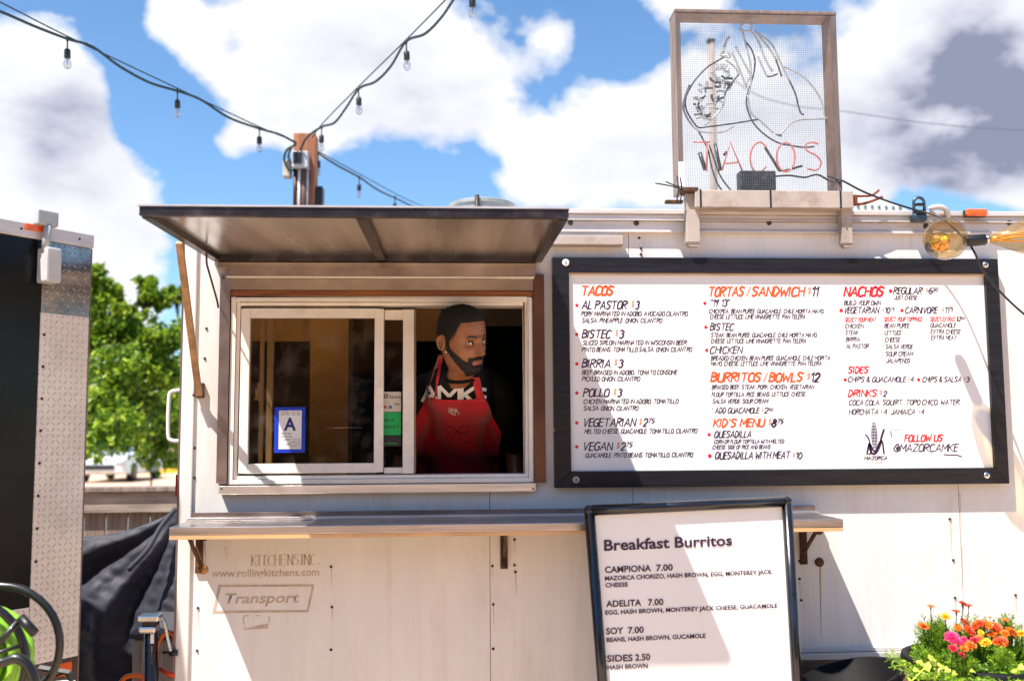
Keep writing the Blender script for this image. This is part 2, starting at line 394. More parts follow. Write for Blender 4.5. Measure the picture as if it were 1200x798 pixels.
# ================================================================ ground and surroundings
g = MB(); g.box((-400, -60, -0.5), (400, 900, 0.0))
ground_m = mat('warm_gravel_and_brick_ground', (0.70, 0.49, 0.33), 0.85, 0, var=0.22, vscale=8, dirt=.2, dirtcol=(.2, .13, .08), dscale=14, bump=.004, bscale=40)
tag(g.build('ground', ground_m), kind='structure')
g = MB(); g.box((-80, 16.0, 0.0), (60, 24.0, 0.004)); tag(g.build('road', mat('asphalt', (0.16, 0.155, 0.155), .9, 0, var=.2)), kind='structure')

# ================================================================ food trailer
TX0, TX1 = -1.0465, 4.6
ZT = 2.485          # roof edge
ZB = 0.45           # lower edge of the wall
truck = thing('food_trailer', 'white panelled food trailer with an open serving hatch and stainless counter', 'food trailer', (1.8, 1.1, 0))
# opening
ox0, ox1 = PX(270, 460), PX(624, 460); oz0, oz1 = PZ(450, 566), PZ(450, 349)
TH = 0.05
zr0 = PZ(700, 273)   # underside of rails
def wall_piece(b, x0, x1, z0, z1): b.box((x0, 0, z0), (x1, TH, z1))
seams = [TX0+0.012, .150, .720, 2.052, TX1]
for i in range(4):
    a, c = seams[i]+.0012, seams[i+1]-.0012
    b = MB()
    if a < ox0 < c and c < ox1:      # panel left of / through the opening
        wall_piece(b, a, ox0, ZB, zr0); wall_piece(b, ox0, c, ZB, oz0); wall_piece(b, ox0, c, oz1, zr0)
    elif a < ox1 < c:
        wall_piece(b, ox1, c, ZB, zr0); wall_piece(b, a, ox1, ZB, oz0); wall_piece(b, a, ox1, oz1, zr0)
    else: wall_piece(b, a, c, ZB, zr0)
    b.build('wall_panel', white_paint, truck)
# dark seam backing strip
for s_ in seams[1:4]: bx('seam_strip', (s_-.0018, .004, ZB), (s_+.0018, TH-.004, zr0), rivet_m, truck) if not (ox0 < s_ < ox1) else bx('seam_strip', (s_-.0018, .004, ZB), (s_+.0018, TH-.004, oz0-.002), rivet_m, truck)
# top rails: three stepped extrusions
zs = [PZ(700, 246.5), PZ(700, 258.5), PZ(700, 270.5)]
bx('roof_rail', (TX0, -.030, zs[0]-.020), (TX1, TH, zs[0]), rail_m, truck, bevel=.003)
bx('roof_rail', (TX0+.002, -.020, zs[1]+.002), (TX1-.002, TH-.001, zs[0]-.022), rail_m, truck)
bx('roof_rail', (TX0, -.028, zs[1]-.004), (TX1, TH, zs[1]), rail_m, truck, bevel=.001)
bx('roof_rail', (TX0+.002, -.014, zs[2]+.002), (TX1-.002, TH-.001, zs[1]-.006), rail_m, truck)
bx('roof_rail', (TX0, -.024, zr0-.002), (TX1, TH, zs[2]), rail_m, truck, bevel=.002)
ZR = zs[0]
# body box
D = 2.25
RH = (-.92, -.40, .16, .62)  # unseen roof opening, added to let daylight into the left cell
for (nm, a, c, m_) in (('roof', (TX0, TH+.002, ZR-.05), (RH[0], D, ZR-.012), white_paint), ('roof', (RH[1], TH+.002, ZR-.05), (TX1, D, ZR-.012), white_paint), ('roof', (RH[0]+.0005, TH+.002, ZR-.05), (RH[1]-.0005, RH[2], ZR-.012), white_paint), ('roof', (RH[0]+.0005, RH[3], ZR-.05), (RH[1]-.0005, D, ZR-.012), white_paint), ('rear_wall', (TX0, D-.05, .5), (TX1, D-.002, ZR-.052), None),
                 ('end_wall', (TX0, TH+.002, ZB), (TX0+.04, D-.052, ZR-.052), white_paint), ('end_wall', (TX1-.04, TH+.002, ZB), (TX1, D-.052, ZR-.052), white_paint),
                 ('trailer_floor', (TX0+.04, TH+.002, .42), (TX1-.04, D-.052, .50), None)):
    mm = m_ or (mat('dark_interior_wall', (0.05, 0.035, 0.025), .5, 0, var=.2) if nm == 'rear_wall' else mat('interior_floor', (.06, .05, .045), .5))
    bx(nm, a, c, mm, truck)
# interior: warm painted partition, cabinet, ceiling hood, counter
warm_in = mat('ochre_interior_panel', (0.75, 0.40, 0.12), .5, 0, var=.15, vscale=2)
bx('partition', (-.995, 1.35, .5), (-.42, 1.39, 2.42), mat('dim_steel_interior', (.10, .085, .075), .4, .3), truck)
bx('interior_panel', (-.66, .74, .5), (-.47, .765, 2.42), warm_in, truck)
sk = bpy.data.materials.new('added_translucent_lid'); sk.use_nodes = True; t = NT(sk.node_tree); t.n.clear(); q_ = t.node('ShaderNodeBsdfTranslucent'); q_.inputs[0].default_value = (.75, .70, .62, 1); q2_ = t.node('ShaderNodeOutputMaterial'); t.l.new(q_.outputs[0], q2_.inputs[0])
b = MB(); b.add([(RH[0]-.03, RH[2]-.03, ZR-.008), (RH[1]+.03, RH[2]-.03, ZR-.008), (RH[1]+.03, RH[3]+.03, ZR-.008), (RH[0]-.03, RH[3]+.03, ZR-.008)], [(0, 1, 2, 3)]); b.build('added_light_lid', sk, truck, fix=False)  # added translucent cover, softens the daylight on the ochre panel
bx('added_light_divider', (-.44, .32, .5), (-.42, 1.34, 2.42), mat('dim_steel_interior', (.10, .085, .075), .4, .3), truck)  # added wall, keeps the roof light off the serving side
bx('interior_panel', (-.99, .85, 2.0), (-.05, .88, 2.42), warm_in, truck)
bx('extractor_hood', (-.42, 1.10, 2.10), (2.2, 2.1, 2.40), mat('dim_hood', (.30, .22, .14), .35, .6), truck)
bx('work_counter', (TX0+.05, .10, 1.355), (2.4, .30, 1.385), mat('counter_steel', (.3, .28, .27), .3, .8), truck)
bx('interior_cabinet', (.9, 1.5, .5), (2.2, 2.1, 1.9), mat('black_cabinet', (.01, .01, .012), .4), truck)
# left corner trim
b = MB(); b.box((TX0-.004, -.012, ZB), (TX0+.045, .06, zr0)); b.build('corner_trim', white_paint, truck, bevel=.004)
bx('corner_edge', (TX0-.013, -.006, ZB), (TX0-.0045, .075, zr0-.01), mat('grey_corner_edge', (.22, .16, .15), .4, .5), truck)
bx('side_lamp', (TX0-.028, .02, PZ(209, 582)), (TX0-.0135, .055, PZ(209, 556)), red_lens, truck, bevel=.004)
q0, q1 = PZ(212, 517), PZ(212, 457)
one('grab_handle', cr_spline([(TX0-.014, .03, q1), (TX0-.05, .03, q1-.004), (TX0-.062, .03, q1-.03), (TX0-.062, .03, q0+.03), (TX0-.05, .03, q0+.004), (TX0-.014, .03, q0)], 4), .008, white_board, truck)
# rivets
def rivets(b, pts, r=.0058):
    for (x, z) in pts:
        M_ = Matrix.Translation((x, 0, z)) @ Matrix.Rotation(R(90), 4, 'X')
        b.lathe([(r, -.001), (r*.9, .003), (r*.5, .005), (.0001, .0055)], 8, M_)
rl = [(231, 341), (241, 340), (230, 497), (229, 525), (228, 560)] 
rv = [(232, 712), (231, 762), (388, 664), (389, 711), (388, 761), (577, 663), (578, 708), (578, 760), (603, 632), (603, 662), (604, 670),
      (937, 657), (937, 678), (939, 703), (1113, 608), (1117, 656), (1119, 700), (1190, 697), (751, 291), (751, 298), (748, 500), (242, 385), (240, 420),
      (749, 279), (228, 525), (228, 560)]
b = MB(); rivets(b, [(P(x, y).x, P(x, y).z) for x, y in rv]); rivets(b, [(X, Z) for X in (1.05, 2.75, 3.2, 3.6) for Z in (.72, .88, 1.04, 1.2)], .008)
rivets(b, [(X, Z) for X in (2.7, 3.2) for Z in (1.4, 1.6, 1.8, 2.0, 2.2)], .008)
tag(b.build('rivets', rivet_m, truck, smooth=True), kind='stuff')
b = MB()
for x, y in ((745, 262.5), (900, 262), (1083, 266), (1180, 262), (668, 262)):
    p = P(x, y); M_ = Matrix.Translation((p.x, -.014, p.z)) @ Matrix.Rotation(R(90), 4, 'X'); b.lathe([(.011, 0), (.010, .006), (.005, .009), (.0001, .0095)], 10, M_)
tag(b.build('rail_bolts', rivet_m, truck, smooth=True), kind='stuff')
# small bar left of the menu, next to the hatch
bx('drip_bar', (PX(600, 283), -.055, PZ(700, 290)), (PX(728, 283), -.001, PZ(700, 279)), beam_paint, truck, bevel=.003)
bx('drip_bar_flange', (PX(600, 275), -.018, PZ(700, 278.5)), (PX(727, 275), -.001, PZ(700, 274)), rail_m, truck)

# ---------------------------------------------------------------- serving window
oy = -.012
win = MB()
def rect_frame(b, x0, x1, z0, z1, t, y0, y1, tb=None, tt=None):
    tb = tb or t; tt = tt or t
    b.box((x0, y0, z0), (x0+t, y1, z1)); b.box((x1-t, y0, z0), (x1, y1, z1))
    b.box((x0+t, y0, z0), (x1-t, y1, z0+tb)); b.box((x0+t, y0, z1-tt), (x1-t, y1, z1))
# bronze / stainless surround
zt = PZ(450, 313)
bx('hatch_trim_side', (PX(257.5, 450), -.030, PZ(260, 566)), (PX(269.5, 450), -.001, PZ(260, 323)), steel_dark, truck, bevel=.002)
bx('hatch_trim_side', (PX(625.5, 450), -.030, PZ(632, 565)), (PX(638, 450), -.001, PZ(632, 323)), mat('bronze_red_trim', (.20, .085, .05), .35, .6, var=.3, vscale=3), truck, bevel=.002)
bx('hatch_trim_top', (PX(267, 320), -.036, PZ(450, 325.5)), (PX(626, 320), -.001, PZ(450, 315)), steel_dark, truck, bevel=.001)
bx('hatch_trim_top', (PX(269, 320), -.024, PZ(450, 341)), (PX(624, 320), -.001, PZ(450, 328)), mat('warm_trim', (.42, .33, .27), .35, .85, var=.15), truck)
bx('hatch_trim_bead', (PX(268, 320), -.040, PZ(450, 327.8)), (PX(625, 320), -.001, PZ(450, 325.8)), almond, truck)
bx('hatch_head_strip', (PX(270, 345), -.016, PZ(450, 348)), (PX(624, 345), -.001, PZ(450, 341.5)), orange_wood, truck)
bx('hatch_sill_trim', (PX(259, 571), -.034, PZ(450, 577)), (PX(627, 571), -.001, PZ(450, 567)), steel, truck, bevel=.002)
for (x, y) in ((264, 327), (630, 327), (262, 572), (624, 572)):
    p = P(x, y); M_ = Matrix.Translation((p.x, -.034, p.z)) @ Matrix.Rotation(R(90), 4, 'X'); b = MB(); b.lathe([(.004, -.004), (.004, .001), (.0001, .002)], 8, M_); b.build('screw', rivet_m, truck)

sw = MB()
rect_frame(sw, ox0, ox1, oz0, oz1, .018, -.020, .09)
rect_frame(sw, ox0+.018, ox1-.018, oz0+.018, oz1-.018, .014, -.006, .088)
window = sw.build('serving_window', almond, truck, bevel=.0025)
wx0, wx1, wz0, wz1 = PX(281, 450), PX(613, 450), PZ(450, 555), PZ(450, 362.5)
b = MB(); b.box((PX(472, 450), .006, wz0), (PX(485, 450), .07, wz1)); b.box((PX(450, 450), .02, wz0), (PX(472, 450), .05, PZ(450, 548))); b.box((PX(450, 450), .02, PZ(450, 374)), (PX(472, 450), .05, wz1))
b.build('mullion', almond, window, bevel=.002)
sash = MB(); rect_frame(sash, PX(281, 450), PX(449.5, 450), PZ(350, 554), PZ(350, 362), PX(292, 450)-PX(281, 450), -.004, .028)
sash.build('sliding_sash', almond, window, bevel=.0025)
pane = bx('window_pane', (PX(291, 450), .012, PZ(350, 545)), (PX(438, 450), .017, PZ(350, 373)), pane_glass, window)
bx('window_pane', (PX(449, 450), .034, PZ(350, 548)), (PX(473, 450), .038, PZ(350, 373)), pane_glass, window)
bx('rear_sash_stile', (PX(304.5, 450, .06), .050, PZ(350, 548)), (PX(309, 450, .06), .068, PZ(350, 371)), almond, window, bevel=.001)
bx('rear_sash_stile', (PX(313, 450, .06), .050, PZ(350, 548)), (PX(320, 450, .06), .075, PZ(350, 371)), almond, window, bevel=.001)
b = MB(); p = P(305, 459, .045)
b.box((p.x-.010, .034, p.z-.036), (p.x+.008, .050, p.z+.036)); b.box((p.x-.016, .026, p.z-.02), (p.x-.002, .040, p.z+.012)); b.box((p.x-.02, .03, p.z-.034), (p.x-.006, .044, p.z-.022))
b.build('latch', white_board, window, bevel=.002)
one('scratch_pull', [P(383, 501, .011), P(425, 501, .011)], .0009, steel_dark, window, n=6)
bx('mullion_edge', (PX(485.2, 450), .018, wz0), (PX(487, 450), .072, wz1), mat('worn_edge', (.30, .2, .12), .6), window)

# certificate and payment stickers on the glass
cert = thing('certificate', 'blue bordered inspection certificate with a big letter A taped in the window', 'certificate', P(339, 503, .010))
y_ = .0095
bx('border', P(321, 530.5, y_), (P(358, 477, y_).x, y_+.0014, P(358, 477, y_).z), mat('blue_print', (0.01, 0.05, 0.55), .3), cert)
pz = [P(327, 481, y_-.0006), P(353, 526, y_-.0006)]
bx('paper', (pz[0].x, y_-.0010, pz[1].z), (pz[1].x, y_-.0003, pz[0].z), white_board, cert)
navy = mat('navy_print', (.012, .02, .19), .4)
fonttext('A', PX(332.5, 505, y_), PX(347, 505, y_), PZ(340, 504, y_), PZ(340, 489, y_)-PZ(340, 504, y_), y_-.0014, navy, 'letter', cert, weight=.03)
grey_print = mat('grey_print', (.12, .11, .13), .5)
b = MB()
for k, (ya, xa, xb) in enumerate(((483, 329, 351), (485.5, 329, 352), (508, 329, 341), (511.5, 329, 342), (515, 331, 352), (518, 340, 352), (520.5, 334, 352), (523, 341, 352))):
    brush(b, 'INSPECTION REPORT'[:6+(xb-xa)//3], PX(xa, ya, y_), PX(xb, ya, y_), PZ(340, ya+.9, y_), .0052, .16, 0, seed=k, y=y_-.0012)
b.build('small_print', grey_print, cert, fix=False)

stk = thing('payment_sticker', 'black white and green payment and delivery sticker behind the narrow pane', 'sticker', P(460, 490, .032))
y_ = .0310
def spx(x, y): return P(x, y, y_)
for (nm, ya, yb, m_, xa) in (('card_panel', 459, 482.5, mat('cream_print', (.62, .56, .48), .5), 449), ('green_panel', 483, 510, mat('green_print', (0.0, .42, .09), .4), 440), ('dark_panel', 510.5, 523, black_plastic, 449)):
    a, c = spx(xa, yb), spx(470, ya); bx(nm, (a.x, y_+.0005, a.z), (c.x, y_+.002, c.z), m_, stk)
yy = y_-.0002
fonttext('Square', spx(456, 466).x, spx(469.5, 466).x, spx(460, 466.5).z, .0135, yy, black_plastic, 'lettering', stk)
b = MB(); p = spx(452, 464); b.box((p.x-.008, yy, p.z-.008), (p.x+.008, yy+.0004, p.z+.008)); b.build('emblem', black_plastic, stk)
b = MB(); b.box((p.x-.004, yy-.0004, p.z-.004), (p.x+.004, yy, p.z+.004)); b.build('emblem_centre', MATS['cream_print'], stk)
fonttext('VISA', spx(461.5, 473).x, spx(468.5, 473).x, spx(460, 474.5).z, .007, yy, navy, 'lettering', stk, shear=.2, weight=.02)
b = MB(); p = spx(457.5, 477); b.box((p.x-.006, yy, p.z-.006), (p.x+.006, yy+.0004, p.z+.006)); b.build('card_mark', mat('card_blue', (.02, .2, .5), .4), stk)
b = MB(); p = spx(451, 477); b.box((p.x-.007, yy, p.z-.005), (p.x+.007, yy+.0004, p.z+.005)); b.build('card_mark', mat('card_red', (.55, .03, .02), .4), stk)
fonttext('kup or', spx(447, 494).x, spx(463, 494).x, spx(455, 493.5).z, .014, yy, black_plastic, 'lettering', stk)
fonttext('livery?', spx(446, 500).x, spx(467, 500).x, spx(455, 501.5).z, .015, yy, black_plastic, 'lettering', stk)
fonttext('berEats', spx(446, 520).x, spx(466, 520).x, spx(455, 520.5).z, .010, yy, MATS['green_print'], 'lettering', stk)

# ---------------------------------------------------------------- awning hatch
ax0, ax1, AH, AD = -.942, .3635, 2.242, .948
awn = MB(); awn.box((ax0+.030, -AD+.030, AH+.020), (ax1-.030, -.030, AH+.026))
awning = awn.build('hatch_panel', mat('tan_brushed_sheen_underside', (.95, .88, .82), .24, .9, var=.30, vscale=1.6, stretch=(4, .2, 1), bump=.0003, bscale=60), truck)  # light and dark reflection streaks put into the colour variation
bx('hatch_front_beam', (ax0, -AD, AH+.000), (ax1, -AD+.030, AH+.028), dark_angle, awning, bevel=.002)
bx('hatch_rear_beam', (ax0+.03, -.030, AH-.006), (ax1-.03, -.002, AH+.024), dark_angle, awning)
bx('hatch_side_beam', (ax0, -AD+.03, AH-.003), (ax0+.030, -.004, AH+.027), dark_angle, awning, bevel=.001)
bx('hatch_side_beam', (ax1-.030, -AD+.03, AH-.003), (ax1, -.004, AH+.027), dark_angle, awning, bevel=.001)
bx('hatch_rafter', (-.295, -AD+.031, AH-.002), (-.260, -.031, AH+.019), dark_angle, awning, bevel=.001)
bx('hatch_skin', (ax0-.004, -AD-.004, AH+.0285), (ax1+.004, 0.0, AH+.034), mat('bright_alu_skin', (.75, .70, .69), .35, .5), awning)
bx('hatch_hinge', (ax0+.02, -.022, AH-.034), (ax1-.02, -.001, AH-.007), MATS['warm_trim'], awning, bevel=.003)
for o_ in [awning]+[x_ for x_ in bpy.data.objects if x_.parent == awning]:      # the hatch droops slightly towards its front
    for v_ in o_.data.vertices: v_.co.z += .027*v_.co.y/AD
# prop stick on the left with its shadowing latch
pt = P(205, 286, -.42); pb = P(234.5, 462, -.03)
def stick(name, a, c, wx, wy, m, parent=None):
    a, c = Vector(a), Vector(c); d = (c-a); M_ = aim(a, d); L_ = d.length
    b = MB(); b.box((-wx/2, -wy/2, 0), (wx/2, wy/2, L_), M=M_); return b.build(name, m, parent, bevel=.002)
PR = stick('prop_stick', (ax0-.018, -.43, AH-.01), (PX(236, 462), -.035, PZ(236, 464)), .024, .018, bare_wood, truck)
p = P(235, 458)
b = MB(); b.box((p.x-.012, -.02, p.z-.028), (p.x+.016, 0, p.z+.03)); b.box((p.x-.02, -.045, p.z-.024), (p.x+.012, -.018, p.z-.012)); b.build('prop_bracket', rust, truck, bevel=.002)
b = MB(); b.tube([(p.x, -.05, p.z), (p.x, 0, p.z)], .007, 8); b.build('prop_bolt', chrome, truck)
ch = cr_spline([(ax0+.04, -.28, AH), (ax0+.035, -.25, AH-.05), (ax0+.03, -.2, AH-.07), (ax0+.028, -.05, AH-.16), (ax0+.028, -.02, AH-.19)], 4)
one('hatch_chain', ch, .004, rust, truck, n=5)

# ---------------------------------------------------------------- counter shelf
sx0, sx1, SZ, SD = -1.0076, 1.454, 1.2276, .2984
shelf = MB(); shelf.box((sx0, -SD, SZ-.030), (sx1, -.004, SZ))
shelf = shelf.build('counter_shelf', mat('worn_stainless_counter', (.56, .50, .48), .30, 1.0, var=.2, vscale=5, stretch=(.5, 1, 10), dirt=.25, dirtcol=(.2, .14, .12)), truck, bevel=.003)
bx('shelf_upstand', (sx0, -.010, SZ+.001), (sx1, -.0015, PZ(400, 598.5)), steel_dark, shelf, bevel=.001)
bx('shelf_bead', (sx0, -.05, SZ+.0005), (sx1, -.0102, SZ+.012), steel, shelf, bevel=.002)
bx('shelf_lip', (sx0+.002, -SD+.001, SZ-.044), (sx1-.002, -SD+.022, SZ-.0305), mat('pale_plywood_edge', (.72, .42, .20), .5), shelf)
def bracket(x, xr):
    o = MB(); zb = SZ-.031
    o.box((x-.014, -.012, zb-.17), (x+.014, -.001, zb))
    o.box((x-.012, -.20, zb-.012), (x+.012, -.013, zb-.001))
    M_ = aim((x, -.014, zb-.12), Vector((0, -.15, .10))); o.box((-.006, -.006, 0), (.006, .006, .178), M=M_)
    o.tube([(x, -.012, zb-.14), (x, -.02, zb-.14)], .006, 8)
    return o.build('shelf_bracket', rust, truck, bevel=.0015)
for x in (234, 590.5, 941): bracket(PX(x, 645), 0)
# marker lamp, plugs and stains
def disc(name, x, y, r, m, h=.012):
    p = P(x, y); b = MB(); b.lathe([(r, 0), (r, h*.5), (r*.7, h*.9), (r*.3, h), (.0001, h)], 20, Matrix.Translation((p.x, 0, p.z)) @ Matrix.Rotation(R(90), 4, 'X')); return b.build(name, m, truck, smooth=True)
disc('round_lamp', 239, 667.5, .017, mat('amber_dirty_lens', (.45, .2, .02), .25, 0, coat=.5))
disc('socket_plug', 960, 658.5, .018, rust); disc('socket_plug', 960, 622, .014, rust); disc('socket_plug', 240, 630, .012, rust)
stain = mat('rust_stain', (.50, .30, .14), .7)
b = MB()
for (x, ya, yb, wd) in ((961, 664, 746, .006), (1125, 577, 640, .0016), (1114, 612, 650, .002), (240, 636, 660, .004), (229, 440, 456, .004), (1127, 640, 690, .003), (232, 714, 742, .0022), (388, 666, 690, .002), (389, 713, 728, .0022), (577, 666, 682, .002), (578, 710, 741, .0024), (604, 672, 700, .003), (603, 634, 648, .002), (937, 680, 705, .0022), (1119, 702, 722, .002), (1190, 699, 724, .0024), (751, 293, 299, .002), (264, 640, 652, .002), (437, 577, 592, .0022), (330, 577, 588, .002)):
    a, c = P(x, ya), P(x+1.5, yb); n = 8; rnd = random.Random(x)
    L_ = []; Q_ = []
    for i in range(n+1):
        t = i/n; X = a.x+(c.x-a.x)*t+rnd.uniform(-.0008, .0008); ww = wd*(1-t*.8)/2; Z = a.z+(c.z-a.z)*t
        L_.append((X-ww, -.0008, Z)); Q_.append((X+ww, -.0008, Z))
    b.add(L_+Q_, [(i, n+1+i, n+2+i, i+1) for i in range(n)])
tag(b.build('rust_streaks', stain, truck, fix=False), kind='stuff')

# faded lettering on the lower wall
faded = mat('faded_brown_vinyl', (.40, .30, .22), .6, 0, var=.3, vscale=30, col2=(.62, .50, .40))
fadel = MB()
def wl(text, xa, xb, yb, ya, **k):
    brush(fadel, text, PX(xa, yb), PX(xb, yb), PZ((xa+xb)/2, yb), PZ((xa+xb)/2, ya)-PZ((xa+xb)/2, yb), y=-.0009, **k)
# narrow high-contrast capitals with hairline serifs
x0_, x1_, zb_, cp_ = PX(295, 662), PX(372, 662), PZ(330, 662), PZ(330, 650)-PZ(330, 662)
KT = 'KITCHENSINC'; adv = [0]
for ch_ in KT: adv.append(adv[-1]+(4.2 if ch_ != 'I' else 2.4))
for ch_, a in zip(KT, adv):
    u_ = (x1_-x0_)/adv[-1]; X = x0_+a*u_; W_ = (3.1 if ch_ != 'I' else 1.3)*u_
    g_ = G[ch_]; gw = max(g_[0], 1)
    for st in g_[1]:
        pts = _pts(st.lstrip('~')); q = [Vector((X+pp[0]/gw*(W_ if ch_ != 'I' else 0)+(W_/2 if ch_ == 'I' else 0), 0, zb_+pp[1]/9*cp_)) for pp in pts]
        if st[0] == '~': q = cr_spline(q, 3)
        strip(fadel, q, u_*.52, 0, .8, False, -.0009)
    if ch_ in 'KITHN':
        for sx_ in ((X,) if ch_ in 'I' else (X, X+W_)) if ch_ not in 'IT' else (X+W_/2,):
            for zz in (zb_, zb_+cp_): strip(fadel, [Vector((sx_-u_*.7, 0, zz)), Vector((sx_+u_*.7, 0, zz))], u_*.13, 0, 0, False, -.0012)
dot(fadel, PX(373.5, 662), zb_+.003, .003, y=-.0009)
fadel.build('lettering', faded, truck, fix=False)
fonttext('www.rollingkitchens.com', PX(248, 675), PX(374, 675), PZ(310, 675), PZ(310, 666)-PZ(310, 675), -.001, faded, 'lettering', truck, weight=.018)
fonttext('Transport', PX(264, 706), PX(351, 706), PZ(308, 706), PZ(308, 694)-PZ(308, 706), -.001, faded, 'lettering', truck, shear=.22, weight=.02)
b = MB()
c4 = [P(256, 685), P(368.5, 684.5), P(361.5, 717), P(249, 718)]; c4i = [P(259, 687.5), P(365.5, 687), P(359.5, 714.5), P(252.5, 715.3)]
for i in range(4): b.add([(c4[i].x, -.001, c4[i].z), (c4[(i+1) % 4].x, -.001, c4[(i+1) % 4].z), (c4i[(i+1) % 4].x, -.001, c4i[(i+1) % 4].z), (c4i[i].x, -.001, c4i[i].z)], [(0, 1, 2, 3)])
b.build('lettering_border', faded, truck, fix=False)
b = MB(); q = [P(x, y) for x, y in ((286, 731), (287, 736), (292, 735.5), (300, 733), (310, 731), (315, 730), (314, 736), (305, 736.5), (294, 737), (286, 737))]
b.add([(p.x, -.001, p.z) for p in q], [tuple(range(len(q)))])
for seg in (((286, 731), (285, 725), (287, 721), (292, 721)), ((300, 721), (304, 721)), ((315, 722), (316, 726), (315, 729))):
    strip(b, [P(*s_) for s_ in seg], .0022, 0, 0, True, -.001)
b.build('sticker_remains', faded, truck, fix=False)

# lower edge: fender on the right
b = MB(); b.box((.72, -.03, PZ(1000, 770)), (TX1, -.001, PZ(1000, 763))); b.box((.72, -.012, PZ(1000, 762.5)), (TX1, -.0012, PZ(1000, 758)))
b.build('fender_edge', rail_m, truck, bevel=.002)
bx('fender', (.72, -.022, .38), (TX1, -.001, PZ(1000, 770)-.001), steel_dark, truck)
bx('lower_skirt', (TX0, -.001, .32), (.719, .03, ZB-.001), white_paint, truck)
b = MB()
for wx_ in (1.9, 2.75):
    b = MB(); M_ = Matrix.Translation((wx_, .02, .34)) @ Matrix.Rotation(R(-90), 4, 'X'); b.lathe([(.2, 0), (.33, .02), (.34, .06), (.34, .17), (.33, .21), (.2, .22)], 28, M_); b.build('wheel', black_plastic, truck, smooth=True)

# marker lamp, cable hook, clamp on the roof edge
p = P(1136, 253); b = MB(); prof = []
b.box((p.x-.046, -.046, p.z-.016), (p.x+.046, -.031, p.z+.014)); b.build('marker_lamp_base', rivet_m, truck, bevel=.004)
b = MB(); b.box((p.x-.045, -.066, p.z-.014), (p.x+.045, -.0465, p.z+.016)); b.build('marker_lamp', amber, truck, bevel=.009, seg=4)
hp = [P(1089, 245, -.03), P(1095, 243, -.05), P(1103, 243, -.05), P(1109, 247, -.045), P(1111, 256, -.03), P(1111, 262, -.032)]
one('cable_gland', cr_spline(hp, 4), [.004]+[.011]*(len(cr_spline(hp, 4))-1), rail_m, truck, n=10)
cl = thing('spring_clamp', 'blue grey metal clamp gripping the roof edge by the round bulb', 'clamp', P(1073, 250, -.03))
blue_m = mat('blue_grey_metal', (.10, .15, .20), .35, .7, var=.3, vscale=30)
p = P(1073, 256, -.03)
b = MB(); b.box((p.x-.030, -.075, p.z-.020), (p.x+.030, -.032, p.z+.012)); b.build('jaw', blue_m, cl, bevel=.008)
b = MB(); b.box((p.x-.018, -.085, p.z+.008), (p.x+.020, -.04, p.z+.024)); b.box((p.x-.016, -.078, p.z+.044), (p.x+.018, -.05, p.z+.054)); b.build('lever', black_plastic, cl, bevel=.003)
arch = [(p.x-.020, -.06, p.z+.01)]+[(p.x+.002+.022*math.cos(a), -.06, p.z+.058+.022*math.sin(a)) for a in [math.pi*(1-i/8) for i in range(9)]]+[(p.x+.024, -.06, p.z+.01)]
one('ring', arch, .0065, blue_m, cl)

# roof vent
vx = PX(565, 235, 1.0); vz = PZ(565, 230, .68)+.022
vent = thing('roof_vent', 'round galvanised vent drum standing on the trailer roof', 'vent', (vx, 1.0, ZR-.012))
b = MB(); rr = (PX(603, 235, 1.0)-PX(527, 235, 1.0))/2
b.lathe([(rr*.97, ZR-.011-0), (rr*.97, vz-.01), (rr*1.02, vz-.008), (rr*1.02, vz+.006), (rr*.9, vz+.016), (.001, vz+.02)], 40, Matrix.Translation((vx, 1.0, 0))); b.build('drum', mat('galvanised', (.42, .42, .40), .45, .5, var=.15, vscale=10), vent, smooth=False)
one('strap', [(vx-.03, 1.0-rr*1.03, ZR), (vx-.03, 1.0-rr*1.03, vz+.02)], .012, rivet_m, vent, n=6)
# ================================================================ big menu board on the wall
mx0, mx1, mz0, mz1 = .4039, 2.2439, 1.339, 2.2544
MYF, MYB, MYW = -.044, -.003, -.026     # frame front, back, white panel face
fw = .066
menu = thing('menu_board', 'wide black framed white taco menu screwed to the trailer wall', 'menu board', ((mx0+mx1)/2, -.02, mz0))
i0, i1, j0, j1 = mx0+fw, mx1-fw+.010, mz0+fw-.002, mz1-fw+.004
def frame_piece(a, b_, c, d):
    o = MB(); o.hexa([(x, MYF, z) for x, z in (a, b_, c, d)], [(x, MYB, z) for x, z in (a, b_, c, d)]); return o.build('frame_rail', black_paint, menu, bevel=.0025)
frame_piece((mx0, mz0), (mx1, mz0), (i1, j0), (i0, j0)); frame_piece((mx1, mz0), (mx1, mz1), (i1, j1), (i1, j0))
frame_piece((mx1, mz1), (mx0, mz1), (i0, j1), (i1, j1)); frame_piece((mx0, mz1), (mx0, mz0), (i0, j0), (i0, j1))
bx('sign_panel', (i0-.004, MYW, j0-.004), (i1+.004, MYB+.0005, j1+.004), white_board, menu)
bx('top_reveal', (i0, MYW-.009, j1-.008), (i1, MYW-.0005, j1-.0005), mat('pale_wood_reveal', (.6, .46, .34), .6), menu)
def washer(x, y, m, r=.0145):
    p = P(x, y, MYF); M_ = Matrix.Translation((p.x, MYF, p.z)) @ Matrix.Rotation(R(90), 4, 'X')
    b = MB(); b.lathe([(r, -.001), (r, .002), (r*.75, .004), (r*.3, .0045), (.0001, .0045)], 20, M_); o = b.build('washer', m, menu, smooth=True)
    b = MB(); b.lathe([(r*.26, .0046), (r*.2, .006), (.0001, .0062)], 8, M_); b.build('screw_head', rivet_m, o)
washer(663, 308, white_board); washer(675, 562, mat('pinkish_washer', (.5, .38, .38), .4), .014); washer(1155, 310.5, chrome, .013); washer(1156.5, 557, chrome, .013); washer(649, 504, mat('brass_screw', (.6, .45, .2), .3, 1), .004)
